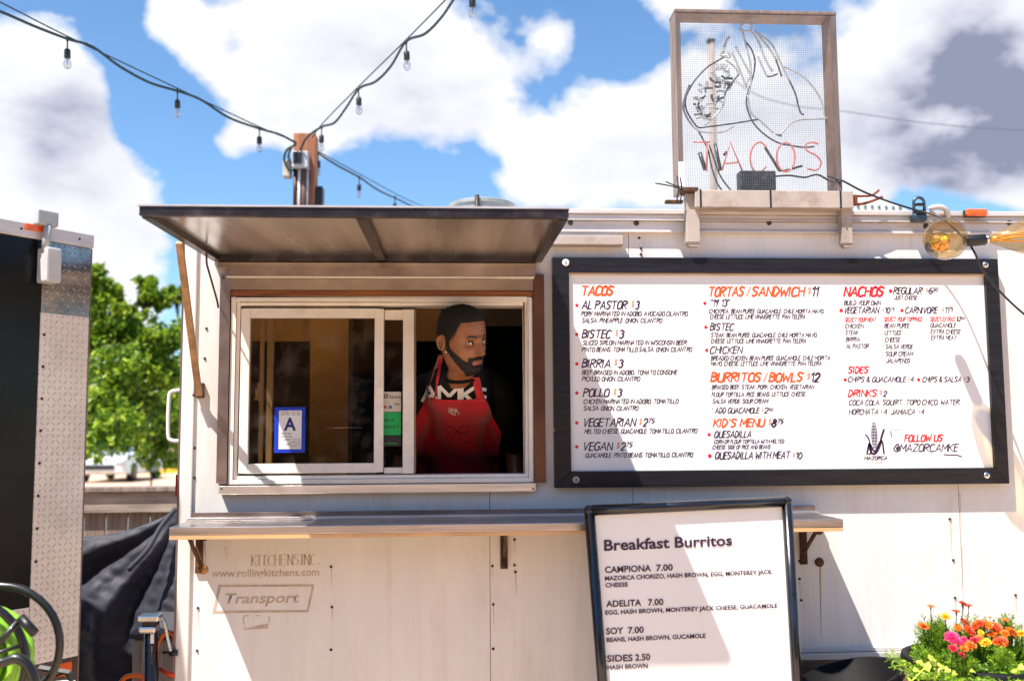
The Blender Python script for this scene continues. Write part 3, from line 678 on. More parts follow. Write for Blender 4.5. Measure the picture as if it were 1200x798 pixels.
purple = mat('purple_black_print', (.035, .012, .055), .4); orangep = mat('orange_print', (.80, .10, .012), .4); redp = mat('red_print', (.70, .02, .03), .4); pinkp = mat('pale_orange_print', (.80, .32, .22), .4)
MM = [purple, orangep, redp, pinkp]
YL = MYW-.0008
def line(name, segs, yb, cap, w=.15, drop=0.0):
    """segs: (text, x0, x1, material, size factor, raise) in photograph pixels on the panel plane"""
    for s_ in segs:
        b = MB(); t, xa, xb, mi = s_[:4]; f = s_[4] if len(s_) > 4 else 1; up = s_[5] if len(s_) > 5 else 0
        pa, pb = P(xa, yb, YL), P(xb, yb, YL)
        if t == 'o': c = P((xa+xb)/2, yb-cap*.45, YL); dot(b, c.x, c.z, (pb.x-pa.x)/2, mi, YL); b.build('bullet', MM, menu, fix=False); continue
        cz = P(xa, yb-cap, YL).z-pa.z
        brush(b, t, pa.x, pb.x, pa.z+cz*up, cz*f, w, mi=mi, y=YL, seed=len(t))
        b.build(name if len(t) > 4 or name == B_ or t[0].isalpha() else 'price', MM, menu, fix=False)
H, I, B_ = 'menu_heading', 'menu_item', 'menu_text'
line(H, [('TACOS', 681, 719, 1)], 346, 10.5, .20)
for (t, x1_, p0, p1, sup, yb) in (('AL PASTOR', 735, 740, 749, None, 362), ('BISTEC', 716, 721, 731, None, 396), ('BIRRIA', 716, 720, 730, None, 430.5), ('POLLO', 714, 719, 728.5, None, 464.5), ('VEGETARIAN', 745, 749, 759, '75', 499.5), ('VEGAN', 718, 723, 731, '75', 527.5)):
    x0_ = 682 if yb < 450 else 683.5
    sg = [('o', 674, 678, 2), (t, x0_, x1_, 0), ('$', p0, p0+3.5, 3, .8, .25), ('3' if not sup else '2', p0+4.5, p1 if not sup else p0+9.5, 0)]
    if sup: sg.append((sup, p0+10.5, p0+18, 0, .6, .42))
    line(I, sg, yb, 9.2 if yb < 450 else 9.0, .15)
for (t, xa, xb, yb) in (('PORK MARINATED IN ADOBO, AVOCADO CILANTRO', 681, 806, 370), ('SALSA, PINEAPPLE, ONION, CILANTRO', 682, 776, 378), ('SLICED SIRLOIN MARINATED IN WISCONSIN BEER,', 683, 806, 404), ('PINTO BEANS, TOMATILLO SALSA, ONION, CILANTRO', 682, 811, 412),
    ('BEEF BRAISED IN ADOBO, TOMATO CONSOME,', 682, 795, 439), ('PICKLED ONION, CILANTRO', 682, 750, 446.5), ('CHICKEN MARINATED IN ADOBO, TOMATILLO', 684, 795, 473), ('SALSA, ONION, CILANTRO', 684, 748, 481), ('MELTED CHEESE, GUACAMOLE, TOMATILLO, CILANTRO', 685, 817, 508), ('GUACAMOLE, PINTO BEANS, TOMATILLO, CILANTRO', 686, 812, 536)):
    line(B_, [(t, xa, xb, 0)], yb, 5.0, .15)
line(H, [('TORTAS', 830, 872, 1), ('/', 875, 879, 3), ('SANDWICH', 881, 943, 1), ('$', 947, 951, 3, .7, .3), ('11', 951, 959, 0)], 347, 10.5, .19)
for (t, x1_, yb) in (('"19 13"', 855, 359), ('BISTEC', 860, 387), ('CHICKEN', 870, 414)): line(I, [('o', 824 + (yb-359)*.04, 828+(yb-359)*.04, 2), (t, 832, x1_, 0)], yb, 8, .14)
for (t, xa, xb, yb) in (('CHICKPEA, BEAN PUREE, GUACAMOLE, CHILE MORITA MAYO,', 831, 966, 367), ('CHEESE, LETTUCE, LIME VINAIGRETTE, PAN TELERA', 832, 944, 373.5), ('STEAK, BEAN PUREE, GUACAMOLE, CHILE MORITA MAYO,', 833, 958, 395), ('CHEESE, LETTUCE, LIME VINAIGRETTE, PAN TELERA', 833, 945, 402),
    ('BREADED CHICKEN, BEAN PUREE, GUACAMOLE, CHILE MORITA', 833, 973, 422), ('MAYO, CHEESE, LETTUCE, LIME VINAIGRETTE, PAN TELERA', 833, 963, 428.5)): line(B_, [(t, xa, xb, 0)], yb, 4.7, .15)
line(H, [('BURRITOS', 833, 892, 1), ('/', 895, 899, 3), ('BOWLS', 901, 941, 1), ('$', 946, 950, 3, .7, .3), ('12', 950, 960, 0)], 447, 10, .19)
for (t, xa, xb, yb) in (('BRAISED BEEF, STEAK, PORK, CHICKEN, VEGETARIAN', 834, 954, 456), ('FLOUR TORTILLA, RICE, BEANS, LETTUCE, CHEESE,', 834, 945, 464.5), ('SALSA VERDE, SOUR CREAM', 835, 900, 472.5)): line(B_, [(t, xa, xb, 0)], yb, 4.7, .15)
line(I, [('*', 834, 836, 0, .6, .4), ('ADD GUACAMOLE', 838, 890, 0), ('$', 893, 895, 3, .6, .3), ('2', 895.5, 900, 0), ('50', 901, 906, 0, .55, .4)], 484, 6.2, .15)
line(H, [("KID'S MENU", 836, 896, 1), ('$', 901, 904, 3, .7, .3), ('8', 904, 910, 0), ('75', 911, 918, 0, .55, .42)], 500, 9, .19)
line(I, [('o', 829, 833, 2), ('QUESADILLA', 837, 881, 0)], 512.5, 7.5, .14)
line(B_, [('CORN OR FLOUR TORTILLA WITH MELTED', 837, 919, 0)], 519.5, 4.2, .15); line(B_, [('CHEESE, SIDE OF RICE AND BEANS', 835, 903, 0)], 526, 4.2, .15)
line(I, [('o', 829.5, 834, 2), ('QUESADILLA WITH MEAT', 838, 926, 0), ('$', 929, 932, 3, .6, .3), ('10', 932, 940, 0)], 537.5, 7.8, .14)
line(H, [('NACHOS', 989, 1036, 2)], 347, 10.8, .20)
line(I, [('o', 1041.5, 1046, 2), ('REGULAR', 1047, 1081, 0), ('$', 1085, 1088, 3, .6, .3), ('6', 1088, 1093, 0), ('50', 1093.5, 1099, 0, .6, .4)], 344.5, 7.5, .14)
line(B_, [('JUST CHEESE', 1048, 1075, 0)], 351, 4.2, .15); line(B_, [('BUILD YOUR OWN', 989, 1032, 0)], 357.5, 5.2, .14)
line(I, [('o', 983.5, 988, 2), ('VEGETARIAN', 989, 1030, 0), ('$', 1034, 1036, 3, .6, .3), ('10', 1036.5, 1043, 0), ('75', 1043.5, 1048.5, 0, .5, .45), ('o', 1055, 1059, 2), ('CARNIVORE', 1061, 1099, 0), ('$', 1104, 1106.5, 3, .6, .3), ('11', 1107, 1112, 0), ('75', 1112.5, 1117, 0, .6, .4)], 367, 7, .14)
for (xa, its) in ((987, ((3, 'SELECT YOUR MEAT', 1027, 377), (0, 'CHICKEN', 1012, 384.5), (0, 'STEAK', 1006, 392), (0, 'BIRRIA', 1008, 400), (0, 'AL PASTOR', 1018, 408))),
                  (1033, ((3, 'SELECT YOUR TOPPINGS', 1081, 376.5), (0, 'BEAN PUREE', 1066, 384), (0, 'LETTUCE', 1056.5, 392), (0, 'CHEESE', 1055, 400.5), (0, 'SALSA VERDE', 1070, 408.5), (0, 'SOUR CREAM', 1070, 417), (0, 'JALAPE\u00d1OS', 1067, 425))),
                  (1087, ((3, 'SELECT EXTRAS', 1119, 376.5), (0, 'GUACAMOLE', 1120.5, 383.5), (0, 'EXTRA CHEESE', 1126, 391), (0, 'EXTRA MEAT', 1121.5, 398)))):
    for (mi, t, xb, yb) in its:
        s_ = [('>', xa-1+(yb-377)*.05, xa+1+(yb-377)*.05, 3 if mi else 0, .5, .25), (t, xa+3+(yb-377)*.05, xb, 2 if mi else 0)]
        if 'EXTRAS' in t: s_ += [('$2', 1121, 1126, 0, 1.1), ('50', 1126.5, 1131, 0, .6, .4)]
        line(B_, s_, yb, 4.8, .14)
line(H, [('SIDES', 994, 1018, 2)], 437, 7.2, .19)
line(I, [('o', 988.5, 992.5, 2), ('CHIPS & GUACAMOLE', 994, 1062, 0), ('$', 1064, 1066, 3, .6, .3), ('4', 1067, 1071, 0), ('o', 1074.5, 1078.5, 2), ('CHIPS & SALSA', 1081, 1127, 0), ('$', 1130, 1132, 3, .6, .3), ('3', 1132, 1136, 0)], 447.5, 5.8, .15)
line(H, [('DRINKS', 994, 1028, 2), ('$', 1031, 1034, 3, .7, .3), ('2', 1035, 1039, 0, .8)], 464.5, 7.6, .18)
line(I, [('COCA COLA, SQUIRT, TOPO CHICO, WATER.', 995, 1126, 0)], 474.5, 5.8, .14)
line(I, [('HORCHATA', 995, 1029.5, 0), ('$', 1032, 1034.5, 3, .6, .3), ('4', 1035.5, 1040, 0), ('JAMAICA', 1044, 1073, 0), ('$', 1077, 1079, 3, .6, .3), ('4', 1079.5, 1083.5, 0)], 485.5, 6, .14)
line(H, [('FOLLOW US', 1060, 1105, 2)], 517, 7.5, .19)
line(H, [('@MAZORCAMKE', 1047, 1123, 0)], 529, 8.5, .13)
line(B_, [('MAZORCA', 1013, 1040, 0)], 538.5, 3.8, .2); line(B_, [('TACOS', 1021, 1034, 3)], 543, 2.6, .12)
# corn cob emblem and flourishes
b = MB()
def pz_(x, y): p = P(x, y, YL); return Vector((p.x, YL, p.z))
for seg, wd in ((((1014.5, 509), (1018, 514), (1020, 522), (1021, 530), (1018, 532)), .0030), (((1018, 520), (1021, 530), (1026, 531), (1031, 522), (1033, 512), (1036, 503)), .0042), (((1016, 532), (1019, 520), (1025, 529), (1031, 518), (1034, 518), (1036, 532)), .0036),
                ((1043, 505), (1044.5, 508), (1045, 512)) and (((1043, 505), (1044.5, 508), (1045, 512)), .0018), (((1106, 532.5), (1114, 533), (1121, 533), (1127, 535)), .0022), (((1045, 504), (1056, 503.5)), .0006), (((1127, 519), (1127, 529)), .0006)):
    strip(b, cr_spline([pz_(*s_) for s_ in seg], 4), wd, 0, 0, True, YL)
rows = 9
for r_ in range(rows):
    t = r_/(rows-1); wd = 7.5*math.sin(math.pi*(0.18+0.62*t)) ; y_p = 494.5+t*28; lean = 0.04*(y_p-494)
    for c_ in range(4):
        xa = 1024+lean-wd/2+c_*wd/4; a, d = pz_(xa+.25, y_p+2.6), pz_(xa+wd/4-.35, y_p)
        b.add([(a.x, YL-.0003, a.z), (d.x, YL-.0003, a.z), (d.x, YL-.0003, d.z), (a.x, YL-.0003, d.z)], [(0, 1, 2, 3)])
tag(b.build('corn_emblem', MM, menu, fix=False), kind='stuff')

# ================================================================ breakfast poster stand
SY = -.40
bs = thing('breakfast_sign', 'black framed breakfast burritos poster stand in front of the counter', 'sign', (PX(812, 800, SY), SY, 0))
def sp_(x, y, dy=0.0):
    """point on the poster plane; the stand leans a touch"""
    p = P(x, y, SY+dy); return p
# frame corners measured on the stand, carried down to the ground
TLc, TRc = sp_(690.5, 598), sp_(922, 587.5); BLc, BRc = sp_(706, 798), sp_(934, 798)
def ext(a, c, z): t = (z-a.z)/(c.z-a.z); return a+(c-a)*t
BL, BR = ext(TLc, BLc, .09), ext(TRc, BRc, .09)
rr = .019
frame_m = mat('glossy_black_frame', (.010, .010, .014), .22, 0, var=.3, vscale=12, coat=.4)
one('frame_side', [TLc, BL], rr, frame_m, bs, n=12); one('frame_side', [TRc, BR], rr, frame_m, bs, n=12)
one('frame_top', [TLc, TRc], rr, frame_m, bs, n=12); one('frame_bottom', [BL+Vector((0, 0, .03)), BR+Vector((0, 0, .03))], rr, frame_m, bs, n=12)
for c in (TLc, TRc):
    b = MB(); b.lathe([(.0001, -rr*1.05)]+[(rr*1.05*math.cos(a), rr*1.05*math.sin(a)) for a in [R(x) for x in range(-75, 90, 15)]]+[(.0001, rr*1.05)], 14, Matrix.Translation(c)); b.build('frame_corner', frame_m, bs, smooth=True)
for c in (BL, BR):
    b = MB(); b.box((c.x-.022, SY-.03, 0), (c.x+.022, SY+.03, .09)); b.build('foot', frame_m, bs, bevel=.004)
ux = (TRc-TLc).normalized(); n_ = Vector((0, .006, 0))
b = MB(); b.hexa([BL+Vector((0, .004, .03)), BR+Vector((0, .004, .03)), TRc+Vector((0, .004, 0)), TLc+Vector((0, .004, 0))], [BL+Vector((0, .012, .03)), BR+Vector((0, .012, .03)), TRc+Vector((0, .012, 0)), TLc+Vector((0, .012, 0))])
b.build('poster', white_board, bs)
# clear cover's inner border
ink = mat('dark_plum_ink', (.035, .012, .05), .4)
def stext(t, xa, ya, xb, yb, cap, wgt):
    pa, pb = P(xa, ya, SY+.002), P(xb, yb, SY+.002); cz = P(xa, ya-cap, SY+.002).z-pa.z
    fonttext(t, pa.x, pb.x, pa.z, cz, SY+.0015, ink, 'poster_lettering', bs, weight=wgt, slope=(pb.z-pa.z)/(pb.x-pa.x))
stext('Breakfast Burritos', 708, 645, 858, 638.5, 13, .022)
stext('CAMPIONA', 709, 671, 763, 669, 7.6, .02); stext('7.00', 769, 668.8, 788.5, 668, 7.6, .02); stext('MAZORCA CHORIZO, HASH BROWN, EGG, MONTEREY JACK', 709, 680, 905, 672, 5.2, .022); stext('CHEESE', 709.5, 688, 736, 687, 5.2, .022)
stext('ADELITA', 710.5, 711, 751.5, 709.3, 7.6, .02); stext('7.00', 759.5, 709.2, 777.5, 708.5, 7.6, .02); stext('EGG, HASH BROWN, MONTEREY JACK CHEESE, GUACAMOLE', 709.5, 720, 911, 711.5, 5.2, .022)
stext('SOY', 710.5, 743, 730.5, 742, 7.6, .02); stext('7.00', 736, 741.8, 754.5, 741, 7.6, .02); stext('BEANS, HASH BROWN, GUCAMOLE', 711, 752, 827, 747, 5.2, .022)
stext('SIDES', 711.5, 775, 741.5, 774, 7.8, .02); stext('2.50', 744.5, 773.8, 762, 773, 7.8, .02); stext('HASH BROWN', 712, 784, 759, 782, 5.2, .022)
# ================================================================ neon sign on the roof edge
NF, NB = -.055, .045
nx0, nx1 = PX(793, 120, NF), PX(983.5, 120, NF); nz0, nz1 = PZ(890, 226, NF), PZ(890, 12.5, NF)
neon = thing('neon_sign', 'wooden box sign of unlit corn cob and TACOS neon tubes behind wire mesh', 'sign', ((nx0+nx1)/2, 0, nz0))
bx('frame_board', (nx0, NF, nz0), (nx0+.022, NB, nz1-.014), weathered, neon, bevel=.002)
bx('frame_board', (nx1-.022, NF, nz0), (nx1, NB, nz1-.014), weathered, neon, bevel=.002)
bx('frame_board', (nx0-.001, NF-.002, nz1-.0138), (nx1+.001, NB+.002, nz1), weathered, neon, bevel=.002)
liner = mat('inner_stained_liner', (.28, .16, .09), .6, 0, var=.3, vscale=8, dirt=.4, dirtcol=(.06, .04, .03), dscale=20)
bx('frame_liner', (nx0+.0225, NF+.004, nz1-.0175), (nx1-.0225, NB-.002, nz1-.0142), liner, neon); bx('frame_liner', (nx1-.0255, NF+.004, nz0), (nx1-.0222, NB-.002, nz1-.018), liner, neon)
wire = mat('galvanised_wire', (.22, .24, .29), .5, .3)
b = MB(); st = .0127*.72; yw = NF-.001
x = nx0+.004
while x < nx1-.002: b.box((x, yw, nz0), (x+.0007, yw+.0007, nz1-.003)); x += st
z = nz0+.004
while z < nz1-.004: b.box((nx0+.002, yw-.0009, z), (nx1-.002, yw-.0002, z+.0007)); z += st
tag(b.build('wire_mesh', wire, neon, fix=False), kind='stuff')
tube_w = mat('unlit_glass_tube', (.58, .60, .60), .12, 0, var=.1, vscale=30, coat=.5)
tube_k = mat('blacked_tube', (.08, .09, .10), .35)
tube_r = mat('unlit_red_tube', (.86, .26, .22), .15, 0, var=.1, vscale=30, coat=.5)
NY = -.005
def ntube(pts, m, r=.0042, name='neon_tube', sm=True, dy=0.0):
    q = [P(x_, y_, NY+dy) for x_, y_ in pts]; q = cr_spline(q, 5) if sm and len(q) > 2 else q
    return one(name, q, r, m, neon, n=7)
K, W_ = tube_k, tube_w
for pts, m in (([(851, 66), (838.7, 73), (828, 80), (814, 95), (805, 111), (803, 122), (806, 133), (816, 148), (821, 150)], K), ([(808, 100), (801, 122), (804, 136), (813, 149), (824, 155), (846, 155), (860, 148)], W_), ([(821, 150), (856, 145.5), (890, 140)], K), ([(865.5, 88), (853, 103), (849, 113)], K), ([(849, 113), (847, 125), (836, 138), (826, 147)], W_),
               ([(848, 63), (851, 50), (855, 44), (852, 47), (845, 64)], W_), ([(843, 65), (855, 68), (853, 60)], W_), ([(870, 37), (868, 31), (875, 28), (881, 31), (878, 37), (866, 36)], W_), ([(872, 47), (881, 59), (885, 72)], K), ([(885, 72), (883, 88), (876, 111), (875, 124), (882, 143), (896, 158), (913, 168), (928, 171)], K), ([(928, 171), (942, 173), (954, 172)], K),
               ([(870, 38), (876, 60), (880, 84), (874, 100)], W_), ([(857, 60), (866, 80), (875, 103)], W_), ([(862, 55), (872, 74), (880, 92), (877, 112)], W_), ([(884, 36), (893, 47), (902, 58), (910, 71)], W_), ([(878, 36), (888, 48), (897, 70), (905, 84)], W_), ([(888, 66), (894, 80), (899, 90)], W_), ([(899, 90), (905, 89.5), (911, 87)], K), ([(908, 67), (912, 78), (916, 90)], K),
               ([(886, 38), (904, 52), (914, 72), (925, 95)], W_), ([(925, 95), (932, 110), (935, 122)], K), ([(935, 122), (938, 132), (942, 135)], K), ([(918, 78), (928, 83), (941, 90), (954, 104), (962, 118), (966, 134)], W_), ([(970, 139), (954, 140), (936, 141), (925, 146), (918, 154), (914, 158)], W_), ([(909, 157.5), (916, 160)], K), ([(876, 112), (880, 132), (890, 141), (906, 156)], W_), ([(850, 70), (862, 80), (866, 88)], W_)):
    ntube(pts, m, .0036 if m is K else .0044)
rnd = random.Random(5)
for i in range(64):   # kernel tubes filling the cob
    t = rnd.random(); cx = 848-26*t+rnd.uniform(-1, 1)*(6+13*math.sin(math.pi*min(1, t*1.05))); cyy = 78+62*t
    a = rnd.uniform(0, 6.3); l = rnd.uniform(3.5, 6)
    pts = [(cx-l*math.cos(a), cyy-l*math.sin(a)*.7), (cx+rnd.uniform(-2, 2), cyy+rnd.uniform(-2, 2)), (cx+l*math.cos(a), cyy+l*math.sin(a)*.7)]
    ntube(pts, K if rnd.random() < .22 else W_, .0046, 'kernel_tube', dy=rnd.uniform(-.012, .012))
o_pts = [(920.8+10.6*math.cos(a), 184.5+17*math.sin(a)) for a in [2*math.pi*i/14 for i in range(15)]]
for nm, pts in (('letter_t', [(812.7, 166.7), (831.5, 167)]), ('letter_t', [(828.7, 168.6), (828, 201)]), ('letter_a', [(846, 200), (856, 167), (869.6, 200)]), ('letter_a', [(850, 192), (865, 190.5)]),
                ('letter_c', [(898, 172.7), (891, 167), (882.6, 172), (879, 185), (882, 198), (889, 203), (898, 195.4)]), ('letter_o', o_pts), ('letter_s', [(959, 169.4), (952.5, 167), (944, 170), (946, 177), (957, 183), (962, 191), (957, 199.5), (946, 198)])):
    ntube(pts, tube_r, .0040, 'neon_letter', nm in ('letter_c', 'letter_o', 'letter_s'))
for pts, r_ in (([(820, 179), (826.5, 199.5)], .009), ([(838, 168.6), (844.5, 200)], .007), ([(896.5, 172.7), (913.5, 200.3)], .006), ([(913.5, 200.3), (925, 199), (940, 194.6)], .005), ([(848, 182), (852, 178)], .006)): ntube(pts, K, r_, 'electrode', False, .012)
ntube([(818, 153), (824, 164), (830, 177), (834, 196), (840, 214), (848, 226)], K, .0035, 'lead_wire', dy=.01); ntube([(831, 170), (838, 190), (845, 208), (857, 224)], K, .0035, 'lead_wire', dy=.014)
a, c = P(866, 224, NY), P(907, 202, NY); b = MB(); b.box((a.x, -.03, a.z), (c.x, .03, c.z)); b.build('transformer', mat('dusty_black_metal', (.03, .03, .032), .5, 0, dirt=.5, dirtcol=(.3, .28, .26), dscale=20), neon, bevel=.004)
q = [P(907, 207, NY), P(925, 206, NY), P(943, 208, NY), P(958, 205, NY), P(972, 212, NY), P(985, 214, -.06)]
one('power_lead', cr_spline(q, 5), .004, black_cable, neon, n=6)
# support shelf and its two brackets
a, c = P(815, 243, -.10), P(1000, 226, -.10)
bx('support_beam', (a.x, -.10, a.z), (c.x, .05, nz0-.001), beam_paint, neon, bevel=.003)
for x_ in (821, 903, 985):
    X = PX(x_, 234, -.10); b = MB(); b.box((X-.003, -.1025, a.z-.002), (X+.003, -.1005, nz0+.001)); b.build('cable_tie', black_plastic, neon)
z0_, z1_ = PZ(810, 291, -.05), PZ(810, 222, -.05); a, c = P(802.5, 250, -.05), P(818, 250, -.05)
bx('bracket_post', (a.x, -.075, z0_+.02), (c.x, -.033, z1_), beam_paint, neon, bevel=.002)
b = MB(); b.prism([(a.x, z0_+.02), (a.x+.012, z0_+.004), (c.x-.006, z0_+.004), (c.x, z0_+.02)], -.07, -.036); b.build('bracket_foot', beam_paint, neon)
z0_ = PZ(990, 292, -.05); a, c = P(984, 260, -.05), P(996, 260, -.05); zb2 = PZ(990, 243, -.10)
bx('bracket_post', (a.x, -.072, z0_+.02), (c.x, -.033, zb2-.001), beam_paint, neon, bevel=.001)
b = MB(); b.prism([(a.x, z0_+.02), (a.x+.010, z0_+.003), (c.x-.004, z0_+.006), (c.x, z0_+.02)], -.068, -.036); b.build('bracket_foot', beam_paint, neon)
bx('hinge_plate', (PX(795, 205, NF), NF-.004, PZ(795, 222, NF)), (PX(802, 205, NF), NF-.0015, PZ(795, 190, NF)), white_board, neon)
p = P(810, 222, -.1)
bx('bracket_cap', (p.x-.03, -.10, p.z-.012), (p.x+.03, -.03, p.z+.010), rust, neon, bevel=.004)
wirem = black_cable
for pts in (([(768, 215), (785, 218), (800, 222)]), ([(780, 213), (792, 218), (806, 221)]), ([(793, 206), (795, 220), (793, 236)]), ([(797, 208), (799, 222), (797, 238)])):
    one('loose_wire', cr_spline([P(x_, y_, -.09) for x_, y_ in pts], 3), .0028, wirem, neon, n=5)
bx('bracket_tab', (PX(780, 236, -.08), -.09, PZ(780, 238, -.08)), (PX(800, 236, -.08), -.06, PZ(780, 235, -.08)), rust, neon)
# rusty clamp on the right end of the beam
cz = thing('rusty_clamp', 'small rust red clamp hooked on the right end of the sign beam', 'clamp', P(1012, 236, -.06))
b = MB(); b.tube(cr_spline([P(1000, 240, -.07), P(1015, 238, -.07), P(1034, 231, -.07)], 4), .006, 7); b.build('lower_arm', mat('rust_red', (.22, .05, .02), .6, .2, dirt=.4, dirtcol=(.05, .02, .01)), cz)
b = MB(); b.tube(cr_spline([P(1000, 230, -.07), P(1012, 230, -.07), P(1022, 229, -.07), P(1030, 223, -.07)], 4), .005, 7); b.build('upper_arm', MATS['rust_red'], cz)
b = MB(); q = P(1001, 235, -.07); b.box((q.x-.012, -.09, q.z-.022), (q.x+.008, -.055, q.z+.02)); b.build('jaw', MATS['rust_red'], cz, bevel=.004)

# ================================================================ timber post with string lights
PY = 3.2
post_m = mat('cedar_post', (.42, .15, .06), .6, 0, var=.35, vscale=4, stretch=(9, 9, .5), bump=.002, bscale=20)
pa, pb, pc = P(343, 240, PY), P(369, 240, PY), P(371, 156, PY)
post = thing('timber_post', 'red brown timber post carrying junction boxes behind the trailer', 'post', ((pa.x+pb.x)/2, PY, 0))
bx('shaft', (pa.x, PY, 0), (pb.x, PY+.15, pc.z), post_m, post, bevel=.006)
def pbox(nm, x0_, y0_, x1_, y1_, m, d0, d1, bev=.006):
    a, c = P(x0_, y1_, PY), P(x1_, y0_, PY); return bx(nm, (a.x, PY-d1, a.z), (c.x, PY-d0, c.z), m, post, bevel=bev)
pbox('junction_box', 344, 181, 363, 200, mat('grey_box', (.5, .5, .52), .4), .002, .09); pbox('outlet_box', 332, 189, 341, 208, mat('beige_box', (.5, .46, .38), .5), -.06, .03)
pbox('box_cover', 346, 183, 356, 196, black_plastic, .091, .11, .003); pbox('meter_box', 370, 218, 378, 246, black_plastic, -.12, .0)
for x_, m, r_ in ((346, black_plastic, .012), (351, white_board, .010), (357, mat('brown_pipe', (.12, .06, .04), .5), .022), (360, mat('grey_box', (.5, .5, .5)), .012)):
    q0, q1 = P(x_-1, 260, PY-.03), P(x_, 199, PY-.03); one('conduit', [q0, q1], r_, m, post, n=8)
one('cable_loop', cr_spline([P(x_, y_, PY-.05) for x_, y_ in ((347, 170), (337, 175), (333, 186), (337, 197), (344, 200))], 5), .009, cable_m, post, n=6)
one('cable_loop', cr_spline([P(x_, y_, PY-.05) for x_, y_ in ((347, 168), (341, 174), (338, 184), (342, 192))], 5), .009, cable_m, post, n=6)

bulb_proto = None
def make_bulb():
    s_ = MB(); s_.tube([(0, 0, 0), (0, 0, -.06)], .0045, 6); s_.lathe([(.004, -.055), (.013, -.058), (.017, -.066), (.0175, -.105), (.015, -.109), (.0001, -.1095)], 14)
    s_.lathe([(.007, .012), (.009, .0), (.007, -.012)], 8)
    so = s_.build('bulb_socket', mat('dark_socket', (.015, .022, .022), .45), None, smooth=True)
    gl = MB(); gl.lathe([(.011, -.108), (.013, -.115), (.020, -.130), (.0225, -.145), (.019, -.160), (.010, -.169), (.0001, -.172)], 16)
    go = gl.build('bulb_glass', clear_glass, so, smooth=True)
    gm = glass_mat('frosty_bulb_glass', (.88, .88, .90), refl=4.0, cap=.45); go.data.materials.clear(); go.data.materials.append(gm)
    fl = MB(); fl.tube([(0, 0, -.108), (0, 0, -.135)], .004, 6); fl.tube(cr_spline([(-.008, 0, -.135), (-.005, 0, -.15), (0, 0, -.14), (.005, 0, -.15), (.008, 0, -.135)], 3), .0012, 4); fl.build('filament', mat('pale_filament', (.7, .68, .66), .3, .5), so)
    return so
def strand(label, guy, cab, bulbs, x_a, d_a, x_b, d_b):
    def Yx(x): return 1/((1/d_a)+(1/d_b-1/d_a)*(x-x_a)/(x_b-x_a))-DIST
    t = thing('string_light', label, 'string lights', P(cab[0][0], cab[0][1], Yx(cab[0][0])), 'festoon strings tied to the timber post')
    one('guy_wire', cr_spline([P(x, y, Yx(x)) for x, y in guy], 5), .0042, cable_m, t, n=5)
    one('cable', cr_spline([P(x, y, Yx(x)) for x, y in cab], 6), .0078, cable_m, t, n=6)
    global bulb_proto
    for x, y in bulbs:
        if bulb_proto is None: bulb_proto = make_bulb(); o = bulb_proto
        else: o = copy_tree(bulb_proto)
        o.parent = t; o.matrix_parent_inverse = Matrix.Identity(4); o.location = P(x, y, Yx(x)) - t.location; o.rotation_euler = (rnd.uniform(-.06, .06), rnd.uniform(-.05, .05), rnd.uniform(0, 6))
    return t
strand('dark string of clear bulbs running from the timber post to the upper left', [(-60, -24), (0, 3), (79, 43), (208, 104), (304, 149), (346, 166)], [(-60, -6), (0, 14), (40, 31), (79, 46), (108, 55), (140, 78), (175, 97), (208, 107), (235, 117), (268, 138), (304, 151), (328, 158), (347, 168)], [(79, 46), (208, 107), (304, 151)], 347, 7.1, 0, 5.2)
strand('dark string of clear bulbs climbing from the timber post to the upper right', [(366, 162), (377, 146), (420, 102), (476, 47), (530, -8), (560, -40)], [(352, 176), (360, 161), (377, 149), (392, 144), (406, 126), (421, 104), (440, 96), (458, 78), (476, 49), (498, 40), (518, 20), (536, -6), (553, -20), (575, -55)], [(377, 149), (420, 104), (476, 49), (553, -16)], 352, 7.1, 545, 5.0)
strand('dark string of small bulbs falling away behind the trailer right of the post', [(370, 176), (421, 204), (475, 233), (520, 252)], [(370, 178), (395, 194), (421, 208), (445, 224), (475, 238), (520, 262)], [(373, 180), (421, 208), (463, 231)], 370, 7.3, 520, 10.5)

# ---------------------------------------------------------------- big vintage bulbs over the menu corner
GY = -.34
fest = thing('vintage_light_string', 'black cable with a round and a cone shaped oversized vintage bulb by the menu corner', 'string lights', P(1108, 255, GY))
gc = P(1108, 280, GY); Rg = 26/1175*(DIST+GY)*1.0
axis = Vector((-.10, -1, .02)).normalized()
M_ = aim(gc, axis)
b = MB(); prof = [(Rg*math.sin(a), -Rg*math.cos(a)) for a in [math.pi*i/20 for i in range(3, 21)]]
prof = [(.017, -Rg-.030), (.020, -Rg-.006)]+prof; prof[-1] = (.0001, Rg)
b.lathe(prof, 40, M_); globe = b.build('globe_bulb', amber_glass, fest, smooth=True)
b = MB(); b.lathe([(.024, -Rg+.012), (.040, -Rg+.020), (.034, -Rg+.036), (.020, -.040), (.014, -.012), (.0001, -.008)], 32, M_); b.build('reflector_stem', mat('gold_stem', (.95, .52, .12), .18, .85, var=.2, vscale=20), globe, smooth=True)
b = MB(); b.lathe([(.0145, -.010), (.012, -.002), (.0001, 0.0)], 20, M_); b.build('filament_core', mat('yellow_core', (.9, .62, .08), .3), globe, smooth=True)
for k_ in range(5):
    a = k_*1.256; v = [M_ @ Vector((.020*math.cos(a+s_*1.0), .020*math.sin(a+s_*1.0), -.036+s_*.042)) for s_ in [i/6 for i in range(7)]]
    one('filament', v, .0016, MATS['gold_stem'], globe, n=5)
b = MB(); b.lathe([(.018, -Rg-.075), (.022, -Rg-.07), (.023, -Rg-.012), (.019, -Rg-.01)], 20, M_); b.build('lamp_holder', black_plastic, fest, smooth=True)
c0, c1 = P(1134, 282.5, GY-.02), P(1154, 281, GY-.03); ax = (c1-c0).normalized(); M2 = aim(c0, ax); L2 = (c1-c0).length
